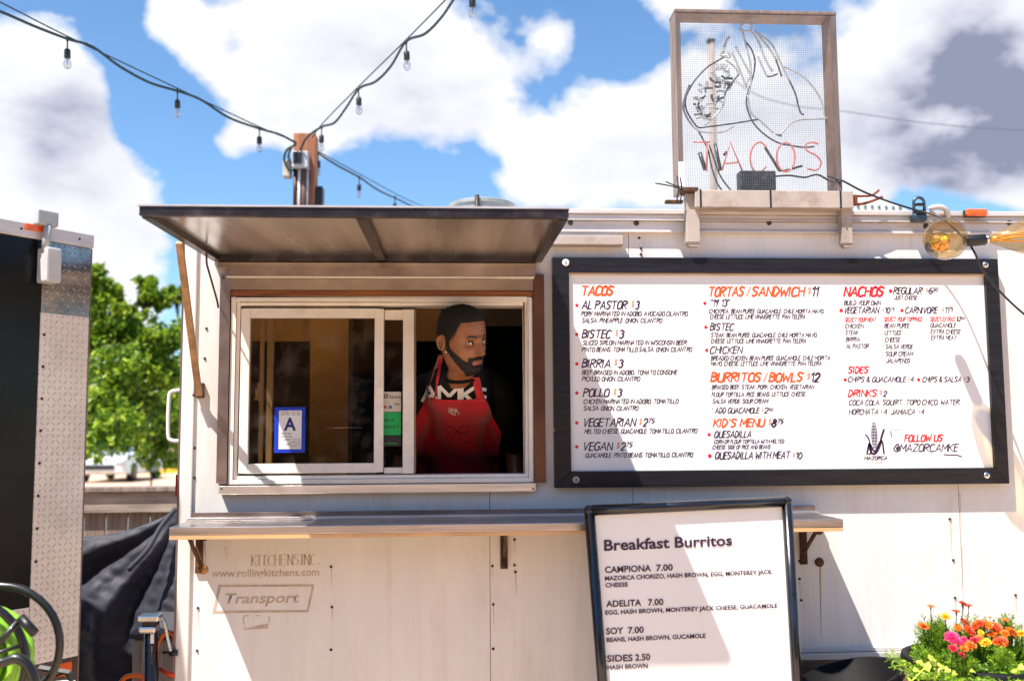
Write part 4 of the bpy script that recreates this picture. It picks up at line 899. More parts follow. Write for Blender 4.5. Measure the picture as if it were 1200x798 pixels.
b = MB(); b.lathe([(.019, -.012), (.0215, 0), (.0215, L2), (.018, L2+.004), (.0001, L2+.0045)], 24, M2); b.build('lamp_holder', black_plastic, fest, smooth=True)
b = MB(); b.lathe([(.0175, L2+.002), (.0185, L2+.012), (.015, L2+.014)], 20, M2); b.build('screw_ring', chrome, fest, smooth=True)
b = MB(); b.lathe([(.014, L2+.010), (.016, L2+.02), (.030, L2+.055), (.058, L2+.12), (.088, L2+.20), (.100, L2+.255), (.098, L2+.31), (.080, L2+.355), (.045, L2+.385), (.0001, L2+.395)], 36, M2); cone = b.build('cone_bulb', amber_glass, fest, smooth=True)
b = MB(); b.lathe([(.010, L2+.01), (.012, L2+.06), (.006, L2+.10), (.0001, L2+.102)], 16, M2); b.build('glass_stem', MATS['gold_stem'], cone, smooth=True)
for k_ in range(6):
    a = k_*1.047; v = [M2 @ Vector((.010+.018*s_, 0, L2+.06+.20*s_)) for s_ in (0, .5, 1)]
    v = [M2 @ Vector(((.010+.022*s_)*math.cos(a), (.010+.022*s_)*math.sin(a), L2+.05+.22*s_)) for s_ in (0, .33, .66, 1)]
    one('filament', v, .0022, mat('warm_filament', (.95, .45, .08), .3, .2), cone, n=5)
q = [P(970, 207, -.02), P(985, 211, -.07), P(1010, 224, -.09), P(1040, 236, -.10), P(1072, 246, -.11), P(1100, 254, -.16), P(1118, 268, GY+.10), P(1134, 284, GY+.03), P(1142, 296, GY-.02), P(1149, 312, GY-.02), P(1160, 328, GY-.02), P(1176, 346, GY-.03), P(1200, 368, GY-.05), P(1240, 398, GY-.04), Vector((2.9, -.22, 1.86)), Vector((3.15, -.035, 1.97))]
one('cable', cr_spline(q, 6), .0042, black_cable, fest, n=7)

# ================================================================ black cargo trailer, left
CY_ = -.15
cc = P(97, 526, CY_); F = Vector((-.59, -.81, 0)).normalized(); N = Vector((-.81, .59, 0)).normalized()
ztop = PZ(106, 275.5, CY_)
cargo = thing('cargo_trailer', 'black cargo trailer with diamond plate corner at the left edge', 'cargo trailer', (cc.x, cc.y, 0))
MC = Matrix(((F.x, N.x, 0, cc.x), (F.y, N.y, 0, cc.y), (0, 0, 1, 0), (0, 0, 0, 1)))   # local: x along face, y into the trailer
def cbox(nm, x0_, x1_, y0_, y1_, z0_, z1_, m, bev=0.0, par=None):
    b = MB(); b.box((x0_, y0_, z0_), (x1_, y1_, z1_), M=MC); return b.build(nm, m, par or cargo, bevel=bev)
def plate_mat(name, base, tone2, rough, metal):
    m = bpy.data.materials.new(name); m.use_nodes = True; t = NT(m.node_tree); bs_ = t.n['Principled BSDF']
    tc = t.node('ShaderNodeTexCoord').outputs['Object']
    rot = t.node('ShaderNodeMapping'); rot.inputs['Rotation'].default_value = (0, 0, -math.atan2(F.y, F.x)); t.l.new(tc, rot.inputs['Vector'])
    sp = t.node('ShaderNodeSeparateXYZ'); t.l.new(rot.outputs[0], sp.inputs[0])
    U = t.math('MULTIPLY', sp.outputs[0], 46.0); V = t.math('MULTIPLY', sp.outputs[2], 46.0)
    par = t.math('MODULO', t.math('ADD', t.math('ADD', t.math('FLOOR', U), t.math('FLOOR', V)), 1000.0), 2.0)
    sgn = t.math('SUBTRACT', t.math('MULTIPLY', par, 2.0), 1.0)
    fu = t.math('SUBTRACT', t.math('FRACT', U), .5); fv = t.math('SUBTRACT', t.math('FRACT', V), .5)
    a_ = t.math('ADD', fu, t.math('MULTIPLY', sgn, fv)); b_ = t.math('SUBTRACT', fu, t.math('MULTIPLY', sgn, fv))
    e = t.math('ADD', t.math('POWER', t.math('DIVIDE', a_, .62), 2.0), t.math('POWER', t.math('DIVIDE', b_, .18), 2.0))
    h = t.math('SUBTRACT', 1.0, e, clamp=True)
    bp = t.node('ShaderNodeBump'); bp.inputs['Strength'].default_value = 1; bp.inputs['Distance'].default_value = .0028; t.l.new(h, bp.inputs['Height']); t.l.new(bp.outputs[0], bs_.inputs['Normal'])
    n = t.noise(tc, 5, 6, .6); d = t.ramp(n, [(.35, 0), (.7, 1)])
    edge = t.math('MULTIPLY', t.math('MULTIPLY', h, t.math('SUBTRACT', 1.0, h)), 4.0)
    cc_ = t.mix(d, base, tone2); t.l.new(t.mix(t.math('MULTIPLY', edge, .10), cc_, tuple(c*.35 for c in base)), bs_.inputs['Base Color'])  # second tone scattered at random by the noise
    bs_.inputs['Metallic'].default_value = metal; bs_.inputs['Roughness'].default_value = rough
    MATS[name] = m; return m
plate = plate_mat('diamond_plate', (.66, .59, .54), (.82, .76, .71), .42, .30); plate_d = plate_mat('dull_diamond_plate', (.10, .08, .085), (.2, .15, .14), .22, .9); plate_refl = plate_mat('shiny_reflection_plate', (.16, .16, .17), (.5, .45, .42), .15, .95)
black_skin = mat('black_trailer_skin', (.006, .006, .007), .25, 0, var=.3, vscale=3, bump=.002, bscale=1.3, stretch=(1, 1, 1.6), spec=.22)
zk = PZ(60, 713, CY_-.2); zs1 = PZ(98, 372, CY_); zs2 = PZ(90, 768, CY_)
cw = .19
cbox('cap_rail', -.012, 2.4, -.012, 1.7, ztop-.052, ztop, rail_m, .004)
cbox('body', .0, 2.4, .004, 1.7, .35, ztop-.053, mat('dark_core', (.02, .02, .02), .6))
cbox('black_panel', cw+.001, 2.4, -.002, .003, zk, ztop-.054, black_skin)
cbox('corner_plate', -.004, cw, -.005, .003, zs2, zs1, plate); cbox('corner_plate', -.004, cw, -.005, .003, zs1+.001, ztop-.054, plate_refl)  # one strip, its bright and dark reflections put into two plate colours
cbox('kick_plate', cw+.002, 2.4, -.005, .003, zs2, zk-.001, plate); cbox('kick_plate', -.004, 2.4, -.006, .003, .34, zs2-.001, plate_d)
cbox('plate_edge', -.011, -.005, -.004, .02, .36, ztop-.054, mat('grey_corner_edge', (.2, .2, .2)))
b = MB()
for z in [zs1-.08-i*.115 for i in range(13)]:
    M_ = MC @ Matrix.Translation((cw-.012-.004, -.0055, z)) @ Matrix.Rotation(R(90), 4, 'X'); b.lathe([(.006, 0), (.005, .002), (.0001, .003)], 7, M_)
for x_ in (.05, .28, .4):
    M_ = MC @ Matrix.Translation((x_, -.012, ztop-.025)) @ Matrix.Rotation(R(90), 4, 'X'); b.lathe([(.005, 0), (.004, .002), (.0001, .003)], 7, M_)
tag(b.build('plate_rivets', rivet_m, cargo), kind='stuff')
cbox('hazard_tape', .02, .085, -.0078, -.0062, zs2-.06, zs2-.015, mat('red_orange_tape', (.85, .12, .01), .3)); cbox('hazard_tape', .09, .2, -.0078, -.0062, zs2-.13, zs2-.07, MATS['red_orange_tape'])
def fpt(px, py, off=0.0):
    """point on the cargo trailer face plane (offset outwards)"""
    d = FW*FPX + RT*(px-600) - UP*(py-399); o = cc - N*off; t = (o-CAM).dot(N)/d.dot(N); return CAM+d*t
def floc(p): return MC.inverted() @ p
q = floc(fpt(37, 267.5)); cbox('marker_lamp', q.x-.035, q.x+.035, -.022, -.0125, q.z-.012, q.z+.012, amber, .005)
lampm = mat('grey_plastic', (.42, .43, .43), .45)
a, c = floc(fpt(32, 262)), floc(fpt(63, 249)); fl = cbox('flood_light', min(a.x, c.x)+.01, max(a.x, c.x)-.01, -.05, -.0125, ztop+.005-.01, ztop+.05, lampm, .005)
a, c = floc(fpt(41, 332)), floc(fpt(60, 294)); cbox('sensor_box', min(a.x, c.x), max(a.x, c.x), -.07, -.0035, min(a.z, c.z), max(a.z, c.z), mat('light_grey_plastic', (.58, .58, .58), .4), .007)
q0 = floc(fpt(52, 296, .035)); b = MB(); b.tube([MC @ Vector((q0.x, -.04, q0.z)), MC @ Vector((q0.x-.006, -.04, ztop-.0))], .014, 10); b.build('lamp_arm', lampm, cargo, smooth=True)

# ================================================================ hose reel with hose
RY = -1.0
reel = thing('hose_reel', 'black tube framed hose reel at the lower left corner', 'hose reel', (PX(-20, 770, RY), RY, 0))
tubem = mat('black_powder_coat', (.010, .009, .009), .35, 0, var=.2, coat=.3)
rc = P(-28, 770, RY)
for dy in (-.10, .14):
    pts = [(rc.x+.178*math.cos(a), RY+dy, rc.z+.178*math.sin(a)) for a in [2*math.pi*i/36 for i in range(36)]]
    b = MB(); b.tube(pts, .012, 10, closed=True); b.build('hoop', tubem, reel, smooth=True)
b = MB(); M_ = Matrix.Translation((rc.x, RY-.09, rc.z)) @ Matrix.Rotation(R(-90), 4, 'X'); b.lathe([(.06, 0), (.06, .22)], 20, M_); b.build('drum', black_plastic, reel, smooth=True)
for a_ in (0.3, 1.87, 3.44, 5.0): one('spoke', [(rc.x, RY-.10, rc.z), (rc.x+.176*math.cos(a_), RY-.10, rc.z+.176*math.sin(a_))], .006, tubem, reel)
g0, g1 = P(24, 723, RY-.16), P(41, 742, RY-.17)
one('crank_rod', [P(-20, 775, RY-.15), P(22, 727, RY-.15)], .0085, tubem, reel); one('crank_grip', [g0, g1], .013, black_plastic, reel, n=14)
one('stand_leg', cr_spline([P(-30, 772, RY-.17), P(0, 776, RY-.17), P(20, 771, RY-.17), P(34, 782, RY-.17), P(42, 810, RY-.17), P(44, 870, RY-.17), P(46, 1000, RY-.17)], 5), .014, tubem, reel, n=10)
one('stand_leg', [Vector((rc.x-.2, RY+.15, .02)), Vector((rc.x, RY+.15, rc.z))], .014, tubem, reel, n=10)
hose_m = mat('lime_green_hose', (.28, .62, .03), .35, 0, var=.08, coat=.3)
b = MB(); pts = []
for i in range(26*7):
    a = 2*math.pi*i/26; k = i/26; lay = int(k//3.5); r_ = .085+.024*lay*1.0+.018*(lay > 0)
    kk = k % 3.5; pts.append((rc.x+(r_+.006*math.sin(a*.7))*math.cos(a), RY-.07+.045*kk, rc.z+(r_)*math.sin(a)))
b.tube(pts, .0125, 8)
for off_ in ((.128, -.06), (.128, -.025), (.126, .01)):
    b.tube([(rc.x+off_[0]*math.cos(a), RY+off_[1], rc.z+off_[0]*math.sin(a)) for a in [2*math.pi*i/32 for i in range(32)]], .012, 8, closed=True)
tag(b.build('garden_hose', hose_m, None, smooth=True), 'lime green garden hose coiled on the black reel', 'hose')
# black bracket beside the reel
q = P(66, 790, -.62); sb = thing('folding_step', 'small black steel folding step frame below the diamond plate corner', 'step', (q.x, -.62, 0))
for seg in ([(46, 782), (82, 788)], [(82, 788), (84, 800)], [(46, 782), (47, 800)], [(47, 798), (72, 787)], [(40, 800), (88, 800)]): one('step_bar', [P(seg[0][0], seg[0][1], -.62), P(seg[1][0], seg[1][1], -.62)], .009, tubem, sb, n=4, smooth=False)
for x_ in (47, 84):
    p = P(x_, 800, -.62); one('step_leg', [(p.x, -.62, 0.0), p], .009, tubem, sb, n=6)

# ================================================================ tongue jack, cord, bin, fuel can, tarpaulin
JY = -.02
jk = thing('tongue_jack', 'black tongue jack with zinc top and crank left of the trailer corner', 'jack', (PX(178, 790, JY), JY, 0))
b = MB(); b.tube([(PX(181, 900, JY), JY, .05), P(177, 739, JY)], .026, 18); b.build('jack_tube', mat('black_jack_paint', (.015, .015, .017), .25, 0, coat=.4), jk, smooth=True)
p = P(175.5, 735, JY); b = MB(); b.box((p.x-.034, JY-.036, p.z-.018), (p.x+.030, JY+.036, p.z+.010)); b.build('gear_housing', chrome, jk, bevel=.008)
p = P(176, 723, JY); b = MB(); b.box((p.x-.038, JY-.036, p.z-.012), (p.x+.040, JY+.036, p.z+.012)); b.build('cap', chrome, jk, bevel=.005)
b = MB(); b.box((p.x-.022, JY-.025, p.z-.030), (p.x+.028, JY+.025, p.z-.0125)); b.build('neck', rivet_m, jk)
one('crank', cr_spline([P(184, 725, JY), P(190, 725, JY), P(193, 730, JY), P(197, 750, JY), P(201, 766, JY)], 4), .007, chrome, jk)
one('crank_grip', [P(199, 765, JY), P(208, 765, JY)], .011, black_plastic, jk, n=10)
q0, q1 = P(178.5, 752, JY-.0), P(183, 741, JY-.0); bx('white_label', (q0.x, JY-.0275, q0.z), (q1.x, JY-.0262, q1.z), white_board, jk)
bx('tongue', (PX(176, 800, JY), JY+.03, .36), (TX0-.02, JY+.11, .44), tubem, jk)
cord = mat('orange_cord', (.85, .17, .01), .4, 0, var=.1)
c_ = MB(); c_.tube(cr_spline([P(x, y, .02) for x, y in ((184, 775), (184, 762), (187, 750), (193, 742), (199, 741), (204, 746))]+[P(207, 757, .05), P(207, 772, .06)], 5), .009, 8)
tag(c_.build('extension_cord', cord, None, smooth=True), 'orange extension cord looped behind the jack crank', 'cord')
c_ = MB(); c_.tube(cr_spline([P(184, 782, .05), P(190, 784, .03), P(198, 789, .0), P(206, 792, .0), P(209, 800, .02)], 5), .010, 8)
tag(c_.build('air_hose', mat('red_orange_hose', (.8, .08, .01), .4), None, smooth=True), 'red orange hose low beside the jack tube and trailer corner', 'hose')
BY = .95; a, c = P(155, 748, BY), P(222, 900, BY)
bn = thing('storage_bin', 'grey beige plastic deck box with dark lid behind the jack', 'storage box', ((a.x+c.x)/2, BY+.2, 0))
beige = mat('taupe_plastic', (.40, .34, .30), .5, 0, var=.06)
bx('bin_body', (a.x, BY, .0), (c.x, BY+.5, a.z-.002), beige, bn, bevel=.012)
for i in range(3):
    xa = a.x+.045+i*.085; bx('panel_rib', (xa, BY-.010, .05), (xa+.012, BY-.0005, a.z-.03), beige, bn, bevel=.003)
bx('panel_recess', (a.x+.07, BY-.006, a.z-.07), (c.x-.02, BY-.0006, a.z-.06), rivet_m, bn)
b = MB(); lz = a.z; b.hexa([(a.x-.01, BY-.015, lz), (c.x+.01, BY-.015, lz), (c.x+.01, BY-.015, lz+.025), (a.x-.01, BY-.015, lz+.025)], [(a.x-.01, BY+.52, lz), (c.x+.01, BY+.52, lz), (c.x+.01, BY+.42, lz+.10), (a.x+.05, BY+.42, lz+.10)]); b.build('lid', mat('charcoal_plastic', (.06, .06, .07), .45), bn, bevel=.008)
q = P(158, 800, .15); fc = thing('fuel_can', 'red orange plastic fuel can by the foot of the jack', 'fuel can', (q.x, .15, 0))
b = MB(); z_ = PZ(160, 796, .15); b.hexa([(q.x-.07, .06, 0), (q.x+.07, .06, 0), (q.x+.055, .07, z_), (q.x-.03, .07, z_-.02)], [(q.x-.07, .24, 0), (q.x+.07, .24, 0), (q.x+.055, .23, z_), (q.x-.03, .23, z_-.02)]); b.build('tank', mat('red_plastic', (.75, .05, .01), .35), fc, bevel=.012)
one('handle', cr_spline([(q.x-.05, .10, z_-.02), (q.x-.02, .10, z_+.022), (q.x+.04, .10, z_+.026), (q.x+.055, .10, z_-.005)], 4), .010, cord, fc)
# covered grill
TY = 1.35
pk = P(206, 597, TY); lf = P(84, 629, TY)
navy_cloth = mat('navy_tarpaulin', (.010, .011, .026), .65, 0, var=.25, vscale=5, sheen=.15, bump=.002, bscale=25)
def tarp(u, v):
    x = lf.x + (pk.x+.10-lf.x)*u
    tt = min(1, (x-lf.x)/(pk.x-lf.x)); zt_ = lf.z + (pk.z-lf.z)*(tt**2.2) if x < pk.x else pk.z-(x-pk.x)*.8
    if v < .18:      # top surface falling away behind
        k = v/.18; y = TY+.75*(1-k); z = zt_-.03-.10*(1-k)+.03*k*(2-k)
        return Vector((x, y, z+.0))
    k = (v-.18)/.82; z = zt_*(1-k)
    dx, dz = pk.x-x, pk.z-z; ang = math.atan2(dz, max(dx, .02)+.0); rr_ = math.hypot(dx, dz)
    sag = ang + .35*math.sin(rr_*3.2)
    amp = .036*min(1, rr_*2.2)*math.exp(-max(0, rr_-.55)*1.3)
    y = TY - amp*(math.sin(sag*11)+.45*math.sin(sag*23+1.3)) - .16*k**.6*(1-u*.3) - .02*noise.noise((x*4, z*4, 1))
    y -= .025*math.sin(x*14+z*2)*k+.010*noise.noise((x*13+z*9, z*22, 3))+.006*abs(noise.noise((x*30, z*26-x*20, 8)))
    return Vector((x, y, max(z, .015)))
b = MB(); b.grid(tarp, 70, 110)
tp = b.build('tarpaulin', navy_cloth, None, smooth=True); sm = tp.modifiers.new('thick', 'SOLIDIFY'); sm.thickness = .004
tag(tp, 'dark navy tarpaulin draped over bulky equipment between the two trailers', 'tarpaulin')
one_ = cr_spline([P(206, 596, TY-.05), P(188, 618, TY-.10), P(172, 645, TY-.17), P(150, 668, TY-.2)], 5)
b = MB(); b.tube(one_, .014, 8); b.build('tarpaulin_seam', navy_cloth, tp, smooth=True)

# ================================================================ timber fence
FY = 2.45; fence = thing('timber_fence', 'weathered grey timber fence with a thick top rail behind the trailers', 'fence', (-1.5, FY, 0))
zc, zr_, = PZ(150, 570, FY), PZ(150, 600, FY)
bx('cap_board', (-7, FY-.07, zc-.030), (6, FY+.09, zc), weathered, fence, bevel=.004)
grey_rail = mat('grey_rail_wood', (.34, .27, .22), .8, 0, var=.25, vscale=6, stretch=(.6, 6, 6), dirt=.4, dirtcol=(.14, .09, .06), dscale=8, bump=.002)
bx('top_rail', (-7, FY-.040, zr_), (6, FY-.001, zc-.031), grey_rail, fence, bevel=.003)
bx('lower_rail', (-7, FY+.024, .25), (6, FY+.06, .34), grey_rail, fence, bevel=.003)
bd = .134; xb = PX(124.5, 610, FY)-bd*30; bm_ = mat('fence_board_wood', (.26, .19, .15), .8, 0, var=.3, vscale=5, stretch=(6, 6, .5), bump=.002)
proto = None
for i in range(90):
    X = xb+i*bd
    if X < -7 or X > 6: continue
    if proto is None:
        b = MB(); b.box((0, .002, .03), (bd-.009, .022, zc-.032)); proto = b.mesh('fence_board', bm_)
    o = bpy.data.objects.new('fence_board', proto); C.objects.link(o); o.location = (X, FY, 0); o.parent = fence; o.matrix_parent_inverse = Matrix.Translation((-fence.location.x, -fence.location.y, 0))

# ================================================================ beyond the fence
g_ = MB(); g_.box((-80, 2.9, 0.0), (80, 25.5, 0.004)); tag(g_.build('yard', mat('pale_concrete_yard', (.30, .27, .24), .9, 0, var=.2)), kind='structure')
g_ = MB(); g_.box((-80, 40.0, 0.0), (80, 60, 0.05)); tag(g_.build('lawn', mat('dry_lawn', (.22, .20, .07), .9, 0, var=.3, vscale=.5)), kind='structure')
kb = MB(); kb.box((-60, 39.6, 0), (-5, 39.95, .18)); tag(kb.build('kerb', mat('yellow_kerb_paint', (.75, .45, .03), .6)), kind='structure')
def leaf_mesh(n, sampler, size, seed, tilt=1.0):
    r_ = random.Random(seed); vs = []; fs = []
    for i in range(n):
        c, s_, up = sampler(r_); s_ *= size*r_.uniform(.6, 1.35)
        a = Vector((r_.gauss(0, 1), r_.gauss(0, 1), r_.gauss(0, .7)+up)).normalized(); t_ = a.orthogonal().normalized(); t_.rotate(Matrix.Rotation(r_.uniform(0, 6.28), 3, a)); u_ = a.cross(t_)
        k = len(vs); vs += [c-t_*s_, c+u_*s_*.45+a*s_*.12, c+t_*s_, c-u_*s_*.45+a*s_*.12]; fs.append((k, k+1, k+2, k+3))
    return vs, fs
leafm = bpy.data.materials.new('tree_leaf'); leafm.use_nodes = True; t = NT(leafm.node_tree); pb_ = t.n['Principled BSDF']
oi = t.node('ShaderNodeNewGeometry').outputs['Random Per Island']
lc = t.ramp(oi, [(0, (.03, .09, .008)), (.35, (.12, .25, .012)), (.7, (.32, .46, .02)), (1, (.58, .66, .06))]); t.l.new(lc, pb_.inputs['Base Color']); pb_.inputs['Roughness'].default_value = .45
tl = t.node('ShaderNodeBsdfTranslucent'); t.l.new(lc, tl.inputs[0]); mx = t.node('ShaderNodeMixShader'); mx.inputs[0].default_value = .45
t.l.new(pb_.outputs[0], mx.inputs[1]); t.l.new(tl.outputs[0], mx.inputs[2]); t.l.new(mx.outputs[0], t.n['Material Output'].inputs[0])
bark = mat('bark', (.09, .06, .04), .9, 0, var=.4, vscale=10, bump=.01, bscale=20)
def tree(label, base, lobes, n, size, seed, trunk_r=.16, group=None):
    t_ = thing('leafy_tree', label, 'tree', base, group)
    r_ = random.Random(seed); tb = MB(); b0 = Vector(base)
    main = max(lobes, key=lambda l: l[3]); mc = Vector(main[:3])
    fork = b0+Vector((r_.uniform(-.1, .1), 0, (mc.z-b0.z)*.62))
    tb.tube(cr_spline([b0, b0.lerp(fork, .5)+Vector((.06, .03, 0)), fork], 4), [trunk_r*(1-.35*i/8) for i in range(9)], 10)
    twigs = []
    for (x, y, z, r0) in lobes:
        c = Vector((x, y, z)); mid = fork.lerp(c, .5)+Vector((r_.uniform(-.1, .1), r_.uniform(-.1, .1), .12))
        tb.tube(cr_spline([fork-Vector((0, 0, .1)), mid, c], 4), [trunk_r*.5*(1-.8*i/8) for i in range(9)], 7)
        for k in range(9):
            d = Vector((r_.gauss(0, 1), r_.gauss(0, 1), r_.gauss(.3, .8))).normalized()*r0*r_.uniform(.6, 1.08); e = c+d; tb.tube([c.lerp(mid, .3), c+d*.5+Vector((0, 0, .05)), e], [.02, .012, .005], 5); twigs.append((c, e, r0))
    tb.build('trunk', bark, t_, smooth=True)
    cl = []
    for (c, e, r0) in twigs:
        for k in range(9): cl.append((c.lerp(e, r_.uniform(.3, 1.35))+Vector((r_.gauss(0, .26), r_.gauss(0, .26), r_.gauss(0, .26)))*r0, r0*r_.uniform(.08, .34)))
    def smp(rr):
        c, rad = cl[rr.randrange(len(cl))]; v = Vector((rr.gauss(0, 1), rr.gauss(0, 1), rr.gauss(0, .8)))*rad*.7; return c+v, 1.0, .6
    vs, fs = leaf_mesh(n, smp, size, seed+1); b = MB(); b.v = [tuple(v) for v in vs]; b.f = fs; b.m = [0]*len(fs); b.build('crown', leafm, t_, fix=False)
    return t_
def lobe(px, py, Y, rpx): p = P(px, py, Y); s_ = 1175/(DIST+Y); return (p.x, p.y, p.z, rpx/s_)
Y1 = 9.0
tree('big bright green tree filling the gap behind the fence', (PX(74, 560, Y1), Y1, 0), [lobe(112, 325, Y1, 14), lobe(125, 345, Y1, 14), lobe(150, 380, Y1, 18), lobe(160, 440, Y1, 26), lobe(190, 400, Y1, 18), lobe(105, 352, Y1, 20), lobe(172, 335, Y1+.4, 9), lobe(122, 385, Y1, 22), lobe(95, 400, Y1, 38), lobe(140, 430, Y1-.5, 30), lobe(110, 470, Y1-.5, 42), lobe(160, 475, Y1+.4, 30), lobe(60, 470, Y1, 50), lobe(172, 400, Y1+.6, 22), lobe(135, 510, Y1-.8, 34), lobe(178, 350, Y1+.4, 12), lobe(80, 350, Y1, 30), lobe(178, 520, Y1+.5, 28), lobe(190, 440, Y1+.3, 18)], 38000, .044, 11, trunk_r=.09)
Y2 = 15.0
tree('darker green tree further back beside the trailer corner', (PX(215, 560, Y2), Y2, 0), [lobe(205, 475, Y2, 26), lobe(205, 350, Y2, 10), lobe(212, 455, Y2, 22), lobe(222, 395, Y2, 16), lobe(200, 505, Y2, 26), lobe(238, 440, Y2, 34), lobe(232, 510, Y2, 32)], 12000, .055, 23, trunk_r=.08)
t2_ = [o_ for o_ in bpy.data.objects if o_.get('label', '').startswith('darker green tree')][0]
for dx_, lb_ in ((3.4, 'round green tree in the yard hidden behind the middle of the trailer'), (7.2, 'round green tree in the yard hidden behind the right end of the trailer')):
    c_ = copy_tree(t2_); c_.location.x += dx_; c_['label'] = lb_
# white car across the street
CYY = 31.0; cX = PX(117, 560, CYY)
car = thing('parked_car', 'white car parked across the street seen beyond the fence', 'car', (cX, CYY, 0))
carw = mat('white_car_paint', (.75, .77, .80), .2, 0, coat=.8); carg = mat('blue_car_glass', (.05, .12, .2), .08, 0)
def loftbox(nm, secs, m, bev):
    """secs: (y, halfwidth bottom, halfwidth top, z0, z1)"""
    b = MB(); vs = []
    for (y, wb, wt, z0_, z1_) in secs: vs += [(cX-wb, y, z0_), (cX+wb, y, z0_), (cX+wt, y, z1_), (cX-wt, y, z1_)]
    fs = [(0, 1, 2, 3)]+[(4*i+j, 4*i+(j+1) % 4, 4*i+4+(j+1) % 4, 4*i+4+j) for i in range(len(secs)-1) for j in range(4)]+[tuple(4*(len(secs)-1)+j for j in (3, 2, 1, 0))]
    b.add(vs, fs); return b.build(nm, m, car, bevel=bev)
loftbox('body', [(CYY-.1, .78, .74, .35, .72), (CYY+.1, .88, .84, .28, .86), (CYY+1.2, .9, .86, .25, 1.0), (CYY+3.2, .9, .86, .25, 1.05), (CYY+4.3, .88, .8, .3, 1.0)], carw, .05)
loftbox('cabin', [(CYY+1.0, .84, .70, .98, 1.02), (CYY+1.7, .84, .62, 1.0, 1.48), (CYY+3.4, .84, .62, 1.0, 1.5), (CYY+4.1, .84, .7, 1.0, 1.05)], carw, .03)
b = MB(); b.hexa([(cX-.72, CYY+.98, 1.05), (cX+.72, CYY+.98, 1.05), (cX+.58, CYY+1.58, 1.42), (cX-.58, CYY+1.58, 1.42)], [(cX-.72, CYY+1.1, 1.03), (cX+.72, CYY+1.1, 1.03), (cX+.58, CYY+1.7, 1.40), (cX-.58, CYY+1.7, 1.40)]); b.build('windscreen', carg, car)
bx('grille', (cX-.5, CYY-.13, .45), (cX+.5, CYY-.105, .6), black_plastic, car)
for s_ in (-1, 1):
    bx('headlight', (cX+s_*.55, CYY-.12, .58), (cX+s_*.80, CYY-.02, .72), chrome, car, bevel=.02)
    for yy in (.8, 3.5):
        b = MB(); b.lathe([(.15, 0), (.32, .01), (.33, .05), (.33, .17), (.32, .21), (.1, .22)], 20, Matrix.Translation((cX+s_*.80-(.11 if s_ > 0 else .11), CYY+yy, .33)) @ Matrix.Rotation(R(90), 4, 'Y')); b.build('wheel', black_plastic, car, smooth=True)
# house beyond the street
HY = 62; a = P(40, 560, HY); c = P(205, 560, HY)
house = thing('house', 'low tan house with brown roof far beyond the street', 'house', ((a.x+c.x)/2, HY, 0))
bx('wall', (a.x, HY, 0), (c.x, HY+8, 2.6), mat('tan_siding', (.55, .38, .24), .8, 0), house)
b = MB(); b.add([(a.x-.5, HY-.6, 2.5), (c.x+.5, HY-.6, 2.5), (c.x+.5, HY+8.6, 2.5), (a.x-.5, HY+8.6, 2.5), (a.x+2, HY+4, 4.4), (c.x-2, HY+4, 4.4)], [(0, 1, 5, 4), (1, 2, 5), (2, 3, 4, 5), (3, 0, 4), (0, 3, 2, 1)]); b.build('roof', mat('brown_shingle', (.22, .10, .07), .9), house)
for k in (0.25, .5, .75):
    X = a.x+(c.x-a.x)*k; f = bx('window', (X-.7, HY-.06, 1.0), (X+.7, HY-.001, 2.1), white_board, house); bx('window_glass', (X-.6, HY-.09, 1.08), (X+.6, HY-.062, 2.02), carg, f)
def shrub(label, px, py, Y, rpx, m, n, size, seed, ht=None):
    p = P(px, py, Y); s_ = 1175/(DIST+Y); rad = rpx/s_; t_ = thing('shrub', label, 'shrub', (p.x, Y, 0)); r_ = random.Random(seed)
    b = MB()
    for k in range(7): b.tube([(p.x+r_.uniform(-.05, .05)*rad, Y, 0.0), (p.x+r_.uniform(-.5, .5)*rad, Y+r_.uniform(-.4, .4)*rad, p.z*r_.uniform(.6, 1))], [.03, .01], 5)
    b.build('stems', bark, t_)
    def smp(rr): d = Vector((rr.gauss(0, 1), rr.gauss(0, 1), rr.gauss(0, 1))).normalized()*rad*(rr.random()**.45); d.x *= 1.3; return Vector((p.x, Y, max(p.z, .2)))+d, 1, .4
    vs, fs = leaf_mesh(n, smp, size, seed); b = MB(); b.v = [tuple(v) for v in vs]; b.f = fs; b.m = [0]*len(fs); b.build('foliage', m, t_, fix=False); return t_
redleaf = mat('red_brown_leaf', (.16, .04, .02), .6, 0, var=.4, vscale=2)
shrub('red brown rounded shrub on the lawn beyond the street', 190, 553, 44, 13, redleaf, 2500, .16, 3)
shrub('green shrub beside the red brown shrub near the trailer corner', 213, 547, 46, 14, leafm, 2500, .16, 4)
q = P(177, 572, 24); sg = thing('road_sign', 'thin grey road sign post standing before the yellow kerb', 'sign', (q.x, 24, 0))
one('post', [(q.x, 24, 0), (q.x, 24, PZ(177, 545, 24))], .03, rivet_m, sg); bx('plate', (q.x-.15, 23.95, PZ(177, 552, 24)), (q.x+.15, 23.965, PZ(177, 541, 24)), mat('sign_back', (.2, .2, .2), .5), sg)
